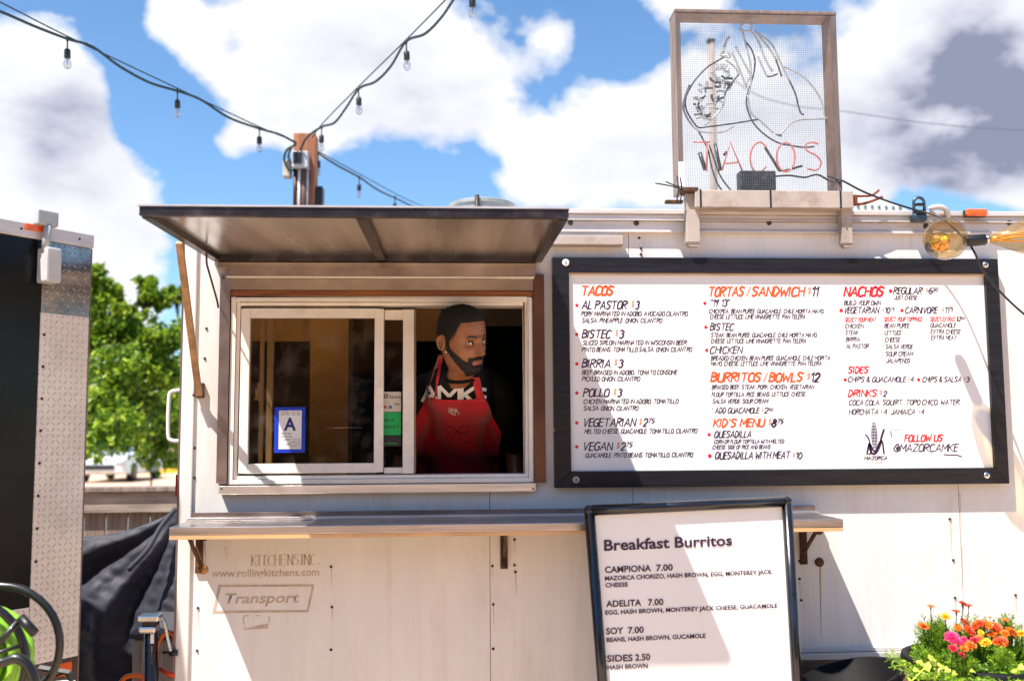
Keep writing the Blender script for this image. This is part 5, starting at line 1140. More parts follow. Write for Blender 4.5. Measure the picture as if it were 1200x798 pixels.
# utility pole seen through the neon sign, far cable
UY = 9.0; q = P(834, 225, UY); ut = thing('utility_pole', 'slim pale timber pole seen through the left half of the neon sign', 'pole', (q.x, UY, 0))
one('shaft', [(q.x, UY, 0), P(833.5, 50, UY)], [.062, .045], mat('pale_pole_wood', (.30, .24, .20), .8, 0, var=.2, stretch=(5, 5, .5)), ut, n=12)
bx('cap', (PX(833, 50, UY)-.05, UY-.05, PZ(833, 50, UY)), (PX(833, 50, UY)+.05, UY+.05, PZ(833, 47, UY)), rivet_m, ut)
uc = MB(); uc.tube(cr_spline([P(833.5, 70, UY), P(880, 108, UY), P(930, 124, UY), P(990, 131, UY), P(1090, 145, UY), P(1200, 153, UY), P(1320, 156, UY)], 6), .006, 5); tag(uc.build('overhead_cable', mat('grey_cable', (.12, .12, .14), .6)), 'thin overhead cable crossing the sky right of the neon sign', 'cable')
# white arched canopy gable behind the roof edge
AY = 13.0; ar = thing('arched_canopy', 'white arched canopy with a row of dark green slots just above the roof edge', 'canopy', (PX(1015, 245, AY), AY, 0))
top = [(960, 262), (975, 240), (990, 233.5), (1010, 231), (1028, 232.5), (1045, 237.5), (1062, 246), (1078, 262)]
pw = [P(x, y, AY) for x, y in top]; zlo = pw[0].z-.2
b = MB(); b.prism([(p.x, p.z) for p in pw]+[(pw[-1].x, zlo), (pw[0].x, zlo)], AY, AY+1.2); b.build('shell', white_board, ar)
for i in range(9):
    p = P(989+i*8.2, 242+max(0, i-4)*.4, AY); b = MB(); b.box((p.x-.022, AY-.02, p.z-.04), (p.x+.022, AY-.002, p.z+.022)); b.build('slot', mat('dark_green', (.01, .05, .03), .4), ar)
for x_ in (pw[0].x+.05, pw[-1].x-.05): one('leg', [(x_, AY+.5, 0), (x_, AY+.5, zlo+.05)], .03, chrome, ar)

# ================================================================ building across the yard, behind the viewer (mirrored in glass and steel)
oy_ = -15.0
opp = thing('brown_building', 'brown timber clad building across the yard behind the viewer', 'building', (0, oy_, 0))
bx('wall', (-14, oy_-6, 0), (12, oy_, 5.2), mat('brown_cladding', (.34, .17, .07), .8, 0, var=.2, vscale=2, stretch=(.3, 1, 8)), opp)
bx('roof_edge', (-14.3, oy_-6, 5.21), (12.3, oy_+.4, 5.5), rivet_m, opp)
for xa, xb_, z0_, z1_ in ((-2.6, -.8, 0.05, 2.7), (-7, -4.4, .9, 2.6), (3.0, 5.6, .9, 2.6), (8, 10, .9, 2.6)): bx('door' if z0_ < .5 else 'window', (xa, oy_+.001, z0_), (xb_, oy_+.05, z1_), mat('dark_opening', (.03, .02, .04), .3), opp)

# ================================================================ planters with marigolds
GYP = -.62; pc_ = P(1152, 780, GYP); rz_ = PZ(1152, 782, GYP-.15)
pot_m = mat('black_resin_planter', (.006, .006, .007), .6, 0, var=.2, spec=.15)
pot = thing('planter', 'round black resin planter full of marigolds at the lower right corner', 'planter', (pc_.x, GYP, 0))
b = MB(); b.lathe([(.16, 0), (.18, .02), (.235, rz_-.05), (.255, rz_-.045), (.262, rz_-.02), (.258, rz_), (.238, rz_), (.232, rz_-.05), (.0001, rz_-.05)], 48, Matrix.Translation((pc_.x, GYP, 0))); b.build('pot', pot_m, pot, smooth=True)
b = MB(); b.lathe([(.231, rz_-.049), (.15, rz_-.03), (.0001, rz_-.02)], 24, Matrix.Translation((pc_.x, GYP, 0))); b.build('soil', mat('potting_soil', (.03, .02, .012), .95, bump=.01, bscale=60), pot)
q = P(1062, 800, -.42); tz = PZ(1056, 777, -.42)
p2 = thing('tilted_planter', 'empty black planter leaning behind the marigold planter', 'planter', (q.x+.06, -.30, 0))
b = MB(); Mt = Matrix.Translation((q.x+.035, -.27, -.045)) @ Matrix.Rotation(R(-15), 4, 'Y'); b.lathe([(.13, 0.09), (.15, .11), (.185, tz-.04), (.20, tz-.03), (.20, tz-.005), (.185, tz-.005), (.15, .2), (.0001, .2)], 40, Mt); b.build('pot', pot_m, p2, smooth=True)
green = bpy.data.materials.new('marigold_foliage'); green.use_nodes = True; t = NT(green.node_tree); pb_ = t.n['Principled BSDF']
oi = t.node('ShaderNodeNewGeometry').outputs['Random Per Island']; lc = t.ramp(oi, [(0, (.04, .11, .01)), (.4, (.13, .28, .015)), (.75, (.30, .50, .03)), (1, (.50, .66, .07))]); t.l.new(lc, pb_.inputs['Base Color']); pb_.inputs['Roughness'].default_value = .4
tl = t.node('ShaderNodeBsdfTranslucent'); t.l.new(lc, tl.inputs[0]); mx = t.node('ShaderNodeMixShader'); mx.inputs[0].default_value = .35; t.l.new(pb_.outputs[0], mx.inputs[1]); t.l.new(tl.outputs[0], mx.inputs[2]); t.l.new(mx.outputs[0], t.n['Material Output'].inputs[0])
def foliage(cx, cyp, spread, n, seed, cz):
    r_ = random.Random(seed); b = MB()
    for i in range(n):
        u, v = r_.gauss(0, .5), r_.gauss(0, .5); base = Vector((cx+u*spread*.6, cyp+v*spread*.6, rz_-.03)); tipz = cz*(1-.35*(u*u+v*v))+r_.uniform(-.05, .015)
        tip = Vector((cx+u*spread*1.3+r_.gauss(0, .012), cyp+v*spread*1.3+r_.gauss(0, .012), max(tipz, rz_-.02)))
        m_ = base.lerp(tip, .55)+Vector((0, 0, .015)); st = [base, m_, tip]; b.tube(st, [.0016, .0012, .0008], 3, caps=False)
        for k in range(9):     # feathery leaflets
            s_ = .35+.65*k/8; c = m_.lerp(tip, (s_-.35)/.65) if s_ > .35 else m_; sd = -1 if k % 2 else 1
            d = (tip-m_).normalized(); sdv = d.cross(Vector((r_.gauss(0, 1), r_.gauss(0, 1), .6))).normalized()*sd; L_ = .019*(1-.4*s_)*r_.uniform(.8, 1.4); e = c+(sdv*.8+d*.6)*L_; w_ = d*.0030
            b.add([c-w_*.4, c.lerp(e, .5)-w_, e, c.lerp(e, .5)+w_], [(0, 1, 2, 3)])
    return b
def flower(b, c, r_, rn, side=False, mi=0):
    """ruffled flower head: rings of notched petals"""
    nrm = Vector((rn.gauss(0, .25), -.55+rn.gauss(0, .2), .8)).normalized() if not side else Vector((rn.gauss(0, .1), -.15, 1)).normalized()
    M_ = aim(c, nrm)
    for ring, (rr_, h0, tilt, np_) in enumerate(((1.0, 0.0, .10, 13), (.86, .10, .35, 12), (.68, .2, .6, 10), (.48, .28, .9, 8), (.26, .34, 1.2, 6))):
        for k in range(np_):
            a = 2*math.pi*(k+rn.random()*.5)/np_+ring*.7; wa = math.pi/np_*1.25; R1 = r_*rr_*rn.uniform(.88, 1.08); z1 = r_*(h0+tilt*rr_*.42)*(.5 if side else 1); zc_ = r_*h0*.6
            pts = [(.15*R1, a, zc_), (.75*R1, a-wa*.75, z1*.8), (R1, a-wa*.45, z1*rn.uniform(.8, 1.1)), (.93*R1, a, z1*.95), (R1, a+wa*.45, z1*rn.uniform(.8, 1.15)), (.75*R1, a+wa*.75, z1*.8)]
            b.add([M_ @ Vector((q_*math.cos(aa), q_*math.sin(aa), zz)) for q_, aa, zz in pts], [(0, 1, 2, 3), (0, 3, 4, 5)], mi)
fm = {k: mat('petal_'+k, c, .5, 0, var=.25, vscale=90, col2=c2) for k, c, c2 in (('orange', (.90, .22, .01), (.80, .12, .005)), ('red_orange', (.80, .09, .01), (.62, .04, .008)), ('yellow', (.92, .52, .02), (.90, .36, .01)), ('magenta', (.80, .015, .12), (.70, .03, .16)), ('crimson', (.62, .01, .03), (.5, .01, .05)))}
plants = [('marigold_plant', 'marigold plant with orange blooms on the left side of the planter', 1098, .100, 300, [(1082, 733.5, 6.8, 'orange', 0), (1090.6, 710, 5.2, 'orange', 1), (1108, 722, 5.8, 'yellow', 0), (1120.6, 716, 5.8, 'red_orange', 1), (1128, 707.5, 6, 'red_orange', 0), (1135, 709, 5, 'red_orange', 1), (1123, 735, 5.2, 'orange', 0), (1130, 728, 5, 'red_orange', 0)], 0),
          ('marigold_plant', 'marigold plant with red orange blooms in the middle of the planter', 1140, .100, 300, [(1136, 739, 8, 'red_orange', 0), (1148, 730, 6, 'red_orange', 0), (1157, 732, 6.2, 'orange', 0), (1154.6, 752.5, 7, 'yellow', 0), (1137.6, 755.5, 7, 'orange', 0), (1130, 760, 5, 'orange', 0), (1149.5, 741, 4, 'yellow', 0), (1143, 733, 6, 'red_orange', 0), (1147, 748, 6, 'orange', 0), (1160, 723, 2.6, 'orange', 1)], -.03),
          ('marigold_plant', 'marigold plant with large orange blooms on the right side of the planter', 1182, .100, 300, [(1167, 735.5, 8, 'red_orange', 0), (1185.7, 740.6, 8.2, 'orange', 0), (1197, 742, 6, 'yellow', 0), (1172.5, 752, 9, 'red_orange', 0), (1177.6, 726, 4.8, 'orange', 1), (1208, 735, 8, 'orange', 0), (1178, 742, 6, 'orange', 0), (1162, 743, 6, 'orange', 0)], 0),
          ('pink_flower_plant', 'magenta pink flower cluster at the front of the marigolds', 1120, .05, 60, [(1116, 747, 9, 'magenta', 0), (1123, 752, 6, 'magenta', 0), (1129, 749.5, 5, 'magenta', 0), (1142, 749.5, 5.5, 'crimson', 0), (1117, 759, 5.5, 'crimson', 0), (1127, 767, 4.5, 'crimson', 0)], -.12)]
for nm, lb, pxx, spr, n, fl_, dy in plants:
    Yp = GYP+dy; cx = PX(pxx, 760, Yp); t_ = thing(nm, lb, 'flower', (cx, Yp, rz_-.04)); rn = random.Random(pxx)
    ztip = PZ(pxx, 722 if 'mari' in nm else 752, Yp)
    foliage(cx, Yp, spr, n, pxx, ztip).build('foliage', green, t_, fix=False)
    for (x, y, r_, k, side) in fl_:
        Yf = Yp-.03-max(0, (y-735))*.004; c = P(x, y, Yf); rr_ = r_*(1.0 if side else 1.08)/1175*(DIST+Yf)
        b = MB(); flower(b, c, rr_, rn, bool(side)); fo = b.build('flower_head', fm[k], t_, fix=False)
        s2 = MB(); s2.tube([c+Vector((0, 0, rr_*.15)), c-Vector((0, 0, rr_*.9)), Vector((c.x*.8+cx*.2, Yf*.5+Yp*.5, rz_-.02))], [rr_*.30, rr_*.09, .0012], 7); s2.build('stem', mat('flower_stem', (.05, .10, .02), .5), t_, smooth=True)
for i_, (pxx, cyo, sp_r, n_) in enumerate(((1090, -.14, .06, 150), (1130, -.19, .07, 160), (1175, -.18, .07, 170), (1150, .1, .1, 120))):
    cx = PX(pxx, 770, GYP+cyo); b = foliage(cx, GYP+cyo, sp_r, n_, 50+i_, PZ(pxx, 757, GYP+cyo)); o_ = b.build('leaf_clump', green, None, fix=False)
    tag(o_, ('feathery green clump at the left rim of the planter', 'feathery green clump at the front rim below the crimson blooms', 'feathery green clump at the right rim of the planter', 'feathery green clump at the back of the planter')[i_], 'plant')
# lime sweet potato vine
limem = mat('lime_leaf', (.46, .58, .07), .4, 0, var=.15, vscale=20)
vine = thing('sweet_potato_vine', 'lime yellow heart leaved vine spilling over the planter rim', 'vine', (PX(1085, 785, GYP-.2), GYP-.2, rz_))
rn = random.Random(3)
for i, (x, y, r_) in enumerate(((1078, 776, 5), (1086, 780, 6.5), (1082, 790, 7), (1074, 785, 5), (1094, 775, 6), (1103, 780, 6), (1099, 786, 5), (1067, 797, 6), (1110, 784, 5), (1197, 781, 5), (1190, 787, 5), (1091, 770, 4.5), (1118, 788, 4), (1140, 786, 4), (1206, 776, 5))):
    Yv = GYP-.235-.01*(i % 3); c = P(x, y, Yv); rr_ = r_/1175*(DIST+Yv); nn_ = Vector((rn.gauss(0, .5), -.7, .6+rn.gauss(0, .3))).normalized(); M_ = aim(c, nn_) @ Matrix.Rotation(rn.uniform(0, 6.28), 4, 'Z')
    out = [(0, -1.15, .15), (.35, -.7, 0), (.75, -.3, -.08), (.9, .2, -.1), (.6, .65, 0), (.2, .55, .08), (0, .35, .1), (-.2, .55, .08), (-.6, .65, 0), (-.9, .2, -.1), (-.75, -.3, -.08), (-.35, -.7, 0)]
    b = MB(); vs = [(0, 0, .14)]+out; b.add([M_ @ (Vector(v)*rr_) for v in vs], [(0, k+1, (k+1) % 12+1) for k in range(12)]); b.build('leaf', limem, vine, fix=False)
one('vine_stem', cr_spline([P(1090, 776, GYP-.2), P(1082, 784, GYP-.24), P(1068, 798, GYP-.25)], 4), .0025, limem, vine, n=5)
# ================================================================ man leaning at the hatch
person = thing('person', 'bearded man in black shirt and red apron leaning out of the serving window', 'person', (.03, .55, .5))
def vcol_mat(name, rough, spec, bump, sub=0.0):
    m = bpy.data.materials.new(name); m.use_nodes = True; t = NT(m.node_tree); b = t.n['Principled BSDF']
    a = t.node('ShaderNodeAttribute', attribute_name='tint'); tc = t.node('ShaderNodeTexCoord').outputs['Object']
    n = t.ramp(t.noise(tc, 60, 5, .6), [(.3, .86), (.7, 1.1)])
    mm = t.node('ShaderNodeMix', data_type='RGBA', blend_type='MULTIPLY'); mm.inputs[0].default_value = 1; t.l.new(a.outputs['Color'], mm.inputs[6]); t.l.new(n, mm.inputs[7]); t.l.new(mm.outputs[2], b.inputs['Base Color'])
    b.inputs['Roughness'].default_value = rough; b.inputs['Specular IOR Level'].default_value = spec
    if sub: b.inputs['Subsurface Weight'].default_value = sub; b.inputs['Subsurface Radius'].default_value = (.02, .006, .003); b.inputs['Subsurface Scale'].default_value = .4
    bp = t.node('ShaderNodeBump'); bp.inputs['Distance'].default_value = bump; bp.inputs['Strength'].default_value = 1; t.l.new(t.noise(tc, 220, 4, .6), bp.inputs['Height']); t.l.new(bp.outputs[0], b.inputs['Normal'])
    return m
skin_m = vcol_mat('dark_brown_skin', .36, .5, .0006, .12)
SKIN = (.31, .118, .047)
hair_m = mat('short_black_hair', (.005, .004, .0035), .8, 0, var=.3, vscale=60, bump=.0022, bscale=420)
beard_m = mat('trimmed_black_beard', (.013, .009, .008), .7, 0, var=.3, vscale=80, bump=.0020, bscale=420)
PROF = [(.125, .002, .002, .002), (.1235, .020, .020, .028), (.119, .036, .040, .050), (.110, .050, .058, .070), (.097, .0615, .0730, .086), (.080, .0690, .0825, .0965), (.060, .0735, .0885, .1020), (.040, .0755, .0915, .1035), (.022, .0760, .0925, .1025), (.004, .0755, .0895, .1000),
        (-.015, .0740, .0885, .0950), (-.032, .0715, .0880, .0865), (-.048, .0690, .0880, .0770), (-.062, .0640, .0870, .0700), (-.078, .0585, .0850, .0640), (-.092, .0510, .0820, .0600), (-.104, .0430, .0760, .0570), (-.114, .0440, .0660, .0560), (-.120, .0450, .0480, .0570), (-.126, .0480, .0360, .0580), (-.145, .0520, .0330, .0600), (-.170, .0540, .0320, .0620), (-.200, .0560, .0330, .0600), (-.235, .0560, .0330, .0600)]
PROF = [(z, w, f, b*(.90 if z > -.05 else .95)) for z, w, f, b in PROF]
def prof(z):
    if z >= PROF[0][0]: return PROF[0][1:]
    for a, b in zip(PROF, PROF[1:]):
        if b[0] <= z <= a[0]:
            t = (a[0]-z)/(a[0]-b[0]); return tuple(a[i]+(b[i]-a[i])*t for i in (1, 2, 3))
    return PROF[-1][1:]
def g2(x, z, x0, z0, sx, sz): return math.exp(-((x-x0)/sx)**2-((z-z0)/sz)**2)
def face_disp(x, z):
    ax_ = abs(x); d = 0.0
    # nose: bridge, tip, wings
    if -.052 < z < .03:
        t = max(0, min(1, (.022-z)/.058)); pr = .007+.027*t**1.1
        lo = 1/(1+math.exp((-.0425-z)/.0022)); wd = .0085+.0075*t; d += pr*lo*math.exp(-(x/wd)**2)*(1 if z < .02 else (.03-z)/.01)
    d += .0100*g2(ax_, z, .0145, -.0375, .0062, .0065)
    d -= .0115*g2(ax_, z, .0330, .0015, .0165, .0120)       # sockets
    d += .0055*g2(ax_, z, .0300, .0230, .0200, .0080)+.003*g2(x, z, 0, .020, .012, .010)
    d += .0050*g2(ax_, z, .0450, -.0260, .0180, .0150)      # cheekbone
    d -= .0040*g2(ax_, z, .0480, -.0640, .0150, .0180)
    # lips
    lw = math.exp(-(x/.0215)**4)
    d += .0065*lw*math.exp(-((z+.0615-.0016*math.cos(x*150))/.0042)**2)*1.0+.0080*lw*math.exp(-((z+.0735)/.0050)**2)*math.exp(-(x/.020)**2)-.0030*lw*math.exp(-((z+.0672)/.0014)**2)
    d += .004*g2(x, z, 0, -.064, .030, .016)
    d -= .0018*g2(x, z, 0, -.0535, .0035, .006)
    d -= .0035*g2(x, z, 0, -.0835, .018, .0045); d += .0060*g2(x, z, 0, -.098, .020, .012)
    # forehead creases of raised brows
    if .034 < z < .066 and ax_ < .05: d += .00075*math.sin((z+ .05*ax_*ax_*20)*2*math.pi/.0088)*math.exp(-(x/.042)**4)
    return d
def head_surf(a, z):
    """a = azimuth from the face (-Y), z height; returns local point"""
    w_, f, b_ = prof(z); sa, ca = math.sin(a), math.cos(a)
    e = 2.25; depth = f if ca > 0 else b_
    rr_ = (abs(sa/w_)**e+abs(ca/depth)**e)**(-1/e)
    p = Vector((rr_*sa, -rr_*ca, z))
    if ca > .15 and z > -.118:
        k = min(1, (ca-.15)/.35); p.y -= face_disp(p.x, z)*k
    return p
def sstep(a, b, x): t = max(0, min(1, (x-a)/(b-a))); return t*t*(3-2*t)
def hair_mask(a, z):
    """1 inside the hairline"""
    A = abs(math.degrees(a))
    if A < 48: line = .080-.004*(A/48)
    elif A < 62: line = .076-.040*((A-48)/14)
    elif A < 84: line = .036-.030*((A-62)/22)
    elif A < 112: line = .006+.020*sstep(84, 96, A)-.0*A
    else: line = .020-.085*sstep(108, 150, A)
    return (z-line)
def beard_mask(a, z, x):
    A = abs(math.degrees(a)); 
    # jaw band: upper and lower edges by azimuth
    if A < 14: up = -.082
    elif A < 34: up = -.082+(A-14)/20*.018
    elif A < 78: up = -.064+(A-34)/44*.042
    else: up = -.022+(A-78)/10*.065
    lo = -.123 if A < 18 else -.123+((min(A, 96)-18)/78)**1.25*.105
    m = 0.0
    if A < 93: m = min(sstep(-.004, .004, up-z), sstep(-.006, .002, z-lo))*sstep(96, 90, A)
    mou = math.exp(-((z+.0530+abs(x)*.20)/.0052)**2)*sstep(.034, .026, abs(x))*sstep(.0, .004, abs(x)+.001)
    side = sstep(.0085, .0050, abs(abs(x)-.0310))*(1 if -.088 < z < -.052 and A < 45 else 0)
    soul = g2(x, z, 0, -.0820, .010, .0055)
    return max(m, min(1, mou*1.3), side*.95, soul*.9)
# ---- assemble head grid
HS = 1.065; HC = P(541.5, 399.0, -.085)
MH = Matrix.Translation(HC) @ Matrix.Rotation(R(41), 4, 'Z') @ Matrix.Rotation(R(-9), 4, 'Y') @ Matrix.Rotation(R(11), 4, 'X') @ Matrix.Scale(HS, 4)
def to_world(p):
    q = MH @ p
    zc_ = HC.z-.125*HS
    low = max(0, (-.112-p.z))
    q.y += low*1.25; q.x -= low*.05
    return q
NA, NZ = 168, 190
zs_ = []
for i in range(NZ+1):
    t = i/NZ; zs_.append(.125-(.36)*t if True else 0)
zs_ = [.125-.0015*(i/6)**2 if i < 12 else 0 for i in range(12)]; zs_ = [z for z in zs_]
k = zs_[-1]; n_more = NZ-11
zs_ += [k+(-.168-k)*((i+1)/n_more) for i in range(n_more)]
verts, tint, az = [], [], []
for z in zs_:
    for j in range(NA):
        a = -math.pi+2*math.pi*j/NA
        p = head_surf(a, z); h = hair_mask(a, z); bm_k = beard_mask(a, z, p.x) if z < .05 else 0
        c = Vector(SKIN)
        if abs(p.x) < .022 and -.080 < z < -.056 and p.y < 0: 
            l = math.exp(-((z+.068)/.0085)**4)*math.exp(-(p.x/.0215)**4); c = c.lerp(Vector((.42, .13, .11)), .85*l)
        fade = sstep(-.022, .006, h)*(1 if abs(a) > R(45) else sstep(-.002, .003, h))
        c = c.lerp(Vector((.02, .012, .010)), .88*fade)
        c = c.lerp(Vector((.022, .012, .009)), .93*bm_k)
        # eyebrows
        ax_ = abs(p.x); eb = math.exp(-((z-(.0235+.004*math.exp(-((ax_-.034)/.010)**2)-max(0, ax_-.042)*.35))/.0050)**4)*sstep(.008, .015, ax_)*sstep(.056, .046, ax_)
        if p.y < 0: c = c.lerp(Vector((.015, .009, .008)), .9*eb)
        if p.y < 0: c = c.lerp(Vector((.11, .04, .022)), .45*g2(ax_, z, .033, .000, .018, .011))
        verts.append((p, a, z, h, bm_k)); tint.append(c)
head = MB(); head.v = [tuple(to_world(v[0])) for v in verts]
nr = len(zs_)
head.f = [(i*NA+j, i*NA+(j+1) % NA, (i+1)*NA+(j+1) % NA, (i+1)*NA+j) for i in range(nr-1) for j in range(NA)]+[tuple(range(NA))]; head.m = [0]*len(head.f)
# ---- ears, part of the same body mesh
def ear(side):
    base = head_surf(R(97)*side, -.004); vs = []; n1, n2 = 26, 9
    for i in range(n1):
        a = 2*math.pi*i/n1; ex, ez = .0165*math.cos(a), .0310*math.sin(a)*(1 if math.sin(a) > 0 else .95)
        if math.sin(a) < 0: ex *= .72
        for j in range(n2):
            t = j/(n2-1); rad = 1-t; lift = .010*math.sin(min(1, t*1.0)*math.pi*.5)
            prof_ = .016*math.exp(-((t-.12)/.16)**2)+.004*math.exp(-((t-.55)/.12)**2)-.002*t
            yy = base.y+.010+ex*rad+.004*0; zz = base.z+ez*rad+.002
            out = base.x+side*(prof_+.002-(.008 if t == 0 else 0))*(.6+.7*sstep(-.02, .02, ex))
            vs.append(Vector((out, yy, zz)))
    fs = [(i*n2+j, ((i+1) % n1)*n2+j, ((i+1) % n1)*n2+j+1, i*n2+j+1) for i in range(n1) for j in range(n2-1)]
    o = len(head.v); head.v += [tuple(to_world(v)) for v in vs]; head.f += [tuple(q_+o for q_ in f) for f in fs]; head.m += [0]*len(fs)
    for v in vs: tint.append(Vector(SKIN)*1.0)
ear(-1); ear(1)
# ---- lids: shells round the eyeballs with an almond opening
def eye_c(s): return Vector((s*.0325, -.0765, .0020))
ER = .0125
for s in (-1, 1):
    c = eye_c(s); n1, n2 = 40, 30; vs = []
    idx = {}
    for i in range(n1+1):
        for j in range(n2+1):
            th = R(-80+160*i/n1); el = R(-80+160*j/n2); r_ = ER*1.10
            op = .50*math.cos(min(1, abs(th)/R(62))*math.pi/2)      # half opening
            upo, loo = op*.62+.02, -op*.50+.02
            # squeeze grid rows onto the opening rim
            idx[(i, j)] = len(vs); e2 = el
            inside = loo < el < upo
            if abs(el-upo) < R(4): r_ *= 1.03
            vs.append((Vector((c.x+r_*math.sin(th)*math.cos(e2), c.y-r_*math.cos(th)*math.cos(e2), c.z+r_*math.sin(e2))), inside))
    fs = []
    for i in range(n1):
        for j in range(n2):
            q_ = [idx[(i, j)], idx[(i+1, j)], idx[(i+1, j+1)], idx[(i, j+1)]]
            if not any(vs[k_][1] for k_ in q_): fs.append(tuple(q_))
    o = len(head.v); head.v += [tuple(to_world(v[0])) for v in vs]; head.f += [tuple(q_+o for q_ in f) for f in fs]; head.m += [0]*len(fs)
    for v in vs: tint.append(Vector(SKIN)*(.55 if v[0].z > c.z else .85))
# ---- skinned body: torso, arms, hands with fingers, legs
def skinned(nodes, edges, root, name, sub=2):
    me = bpy.data.meshes.new(name+'_cage'); me.from_pydata([n[0] for n in nodes], edges, [])
    bm = bmesh.new(); bm.from_mesh(me); lay = bm.verts.layers.skin.verify(); bm.verts.ensure_lookup_table()
    for i, n in enumerate(nodes):
        r_ = n[1]; bm.verts[i][lay].radius = (r_, r_) if not isinstance(r_, tuple) else r_; bm.verts[i][lay].use_root = (i == root)
    bm.to_mesh(me); bm.free()
    o = bpy.data.objects.new(name+'_cage', me); C.objects.link(o); m_ = o.modifiers.new('s', 'SKIN'); m_.use_smooth_shade = True; s_ = o.modifiers.new('u', 'SUBSURF'); s_.levels = sub; s_.render_levels = sub
    bpy.context.view_layer.update(); dg = bpy.context.evaluated_depsgraph_get(); out = bpy.data.meshes.new_from_object(o.evaluated_get(dg)); bpy.data.objects.remove(o); return out
TC = .035
tor = [((TC, .78, 1.20), .105), ((TC, .70, 1.40), .095), ((TC+.003, .54, 1.57), .095), ((TC, .35, 1.69), .085), ((.02, .12, 1.765), .060), ((.008, .03, 1.80), .045)]
SR, SL = (-.135, .24, 1.725), (.20, .27, 1.75)
arms = []
nodes = list(tor); edges = [(i, i+1) for i in range(5)]
def arm(sh, elb, wr, hand_dir, inner):
    s0 = len(nodes); clav = tuple((Vector(tor[3][0])*.35+Vector(sh)*.65)+Vector((0, -.02, .02)))
    nodes.append((clav, .050)); edges.append((4, s0)); nodes.append((sh, .050)); edges.append((s0, s0+1))
    mid = tuple((Vector(sh)+Vector(elb))/2); nodes.append((mid, .042)); edges.append((s0+1, s0+2)); nodes.append((elb, .041)); edges.append((s0+2, s0+3))
    nodes.append((tuple((Vector(elb)*.6+Vector(wr)*.4)), .040)); edges.append((s0+3, s0+4)); nodes.append((wr, (.027))); edges.append((s0+4, s0+5))
    hd = Vector(hand_dir).normalized(); sd = Vector((inner, 0, 0)); palm = Vector(wr)+hd*.05; nodes.append((tuple(palm), .030)); pi_ = s0+6; edges.append((s0+5, pi_))
    for k_, (off_, L_) in enumerate(((.030, .068), (.011, .078), (-.009, .072), (-.027, .056))):
        kn = palm+hd*.038+sd*off_; a_ = len(nodes); nodes.append((tuple(kn), .0105)); edges.append((pi_, a_))
        nodes.append((tuple(kn+hd*L_*.5+Vector((0, 0, .004))), .0088)); edges.append((a_, a_+1)); nodes.append((tuple(kn+hd*L_*.95+Vector((0, 0, -.014))), .0075)); edges.append((a_+1, a_+2))
    a_ = len(nodes); nodes.append((tuple(Vector(wr)+hd*.03+sd*.034), .0115)); edges.append((s0+5, a_)); nodes.append((tuple(Vector(wr)+hd*.062+sd*.054), .0095)); edges.append((a_, a_+1)); nodes.append((tuple(Vector(wr)+hd*.088+sd*.058), .0085)); edges.append((a_+1, a_+2))
arm(SR, (-.22, .46, 1.46), (-.23, .40, 1.22), (.0, -.1, -1), 1)
arm(SL, (.28, .56, 1.47), (.30, .48, 1.23), (0, -.1, -1), -1)
for s in (-1, 1):
    l0 = len(nodes); nodes.append(((TC+s*.095, .78, 1.12), .095)); edges.append((0, l0)); nodes.append(((TC+s*.11, .76, .86), .062)); edges.append((l0, l0+1)); nodes.append(((TC+s*.115, .78, .62), .046)); edges.append((l0+1, l0+2)); nodes.append(((TC+s*.115, .78, .54), .036)); edges.append((l0+2, l0+3)); nodes.append(((TC+s*.12, .66, .525), .03)); edges.append((l0+3, l0+4))
body_me = skinned(nodes, edges, 0, 'body')
o = len(head.v); head.v += [tuple(v.co) for v in body_me.vertices]; head.f += [tuple(i+o for i in p.vertices) for p in body_me.polygons]; head.m += [0]*len(body_me.polygons)
tint += [Vector(SKIN)]*len(body_me.vertices)
me = head.mesh('body', skin_m, True, fix=False)
ca_ = me.color_attributes.new('tint', 'FLOAT_COLOR', 'POINT')
flat = []
for c in tint: flat += [c.x, c.y, c.z, 1.0]
ca_.data.foreach_set('color', flat)
bm = bmesh.new(); bm.from_mesh(me); bmesh.ops.recalc_face_normals(bm, faces=bm.faces); bm.to_mesh(me); bm.free()
body = link('body', me, person)
# ---- hair and beard shells
def shell(name, m, maskfn, off, zmin, parent, jit=.0006):
    vs = []; keep = {}; b = MB(); rn = random.Random(4)
    for i in range(nr-1):
        for j in range(NA):
            q_ = [i*NA+j, i*NA+(j+1) % NA, (i+1)*NA+(j+1) % NA, (i+1)*NA+j]
            if all(maskfn(verts[k_]) > 0 for k_ in q_):
                f = []
                for k_ in q_:
                    if k_ not in keep:
                        p, a, z, h, bk = verts[k_]; c0 = Vector((0, .005, p.z if p.z < .03 else .03)); d = (p-c0).normalized(); keep[k_] = len(b.v); b.v.append(tuple(to_world(p+d*(off*min(1, maskfn(verts[k_]))+rn.uniform(-jit, jit)))))
                    f.append(keep[k_])
                b.f.append(tuple(f)); b.m.append(0)
    top = [keep[j] for j in range(NA) if j in keep]
    if len(top) == NA: b.f.append(tuple(top)); b.m.append(0)
    return b.build(name, m, parent, smooth=True, fix=True)
shell('hair', hair_m, lambda v: (v[3]+.002)*90 if v[2] > -.07 and v[3] > -.002 else -1, .0055, 0, body, .0012)
shell('beard', beard_m, lambda v: (v[4]-.35)*1.6 if v[4] > .35 else -1, .0040, 0, body, .0004)
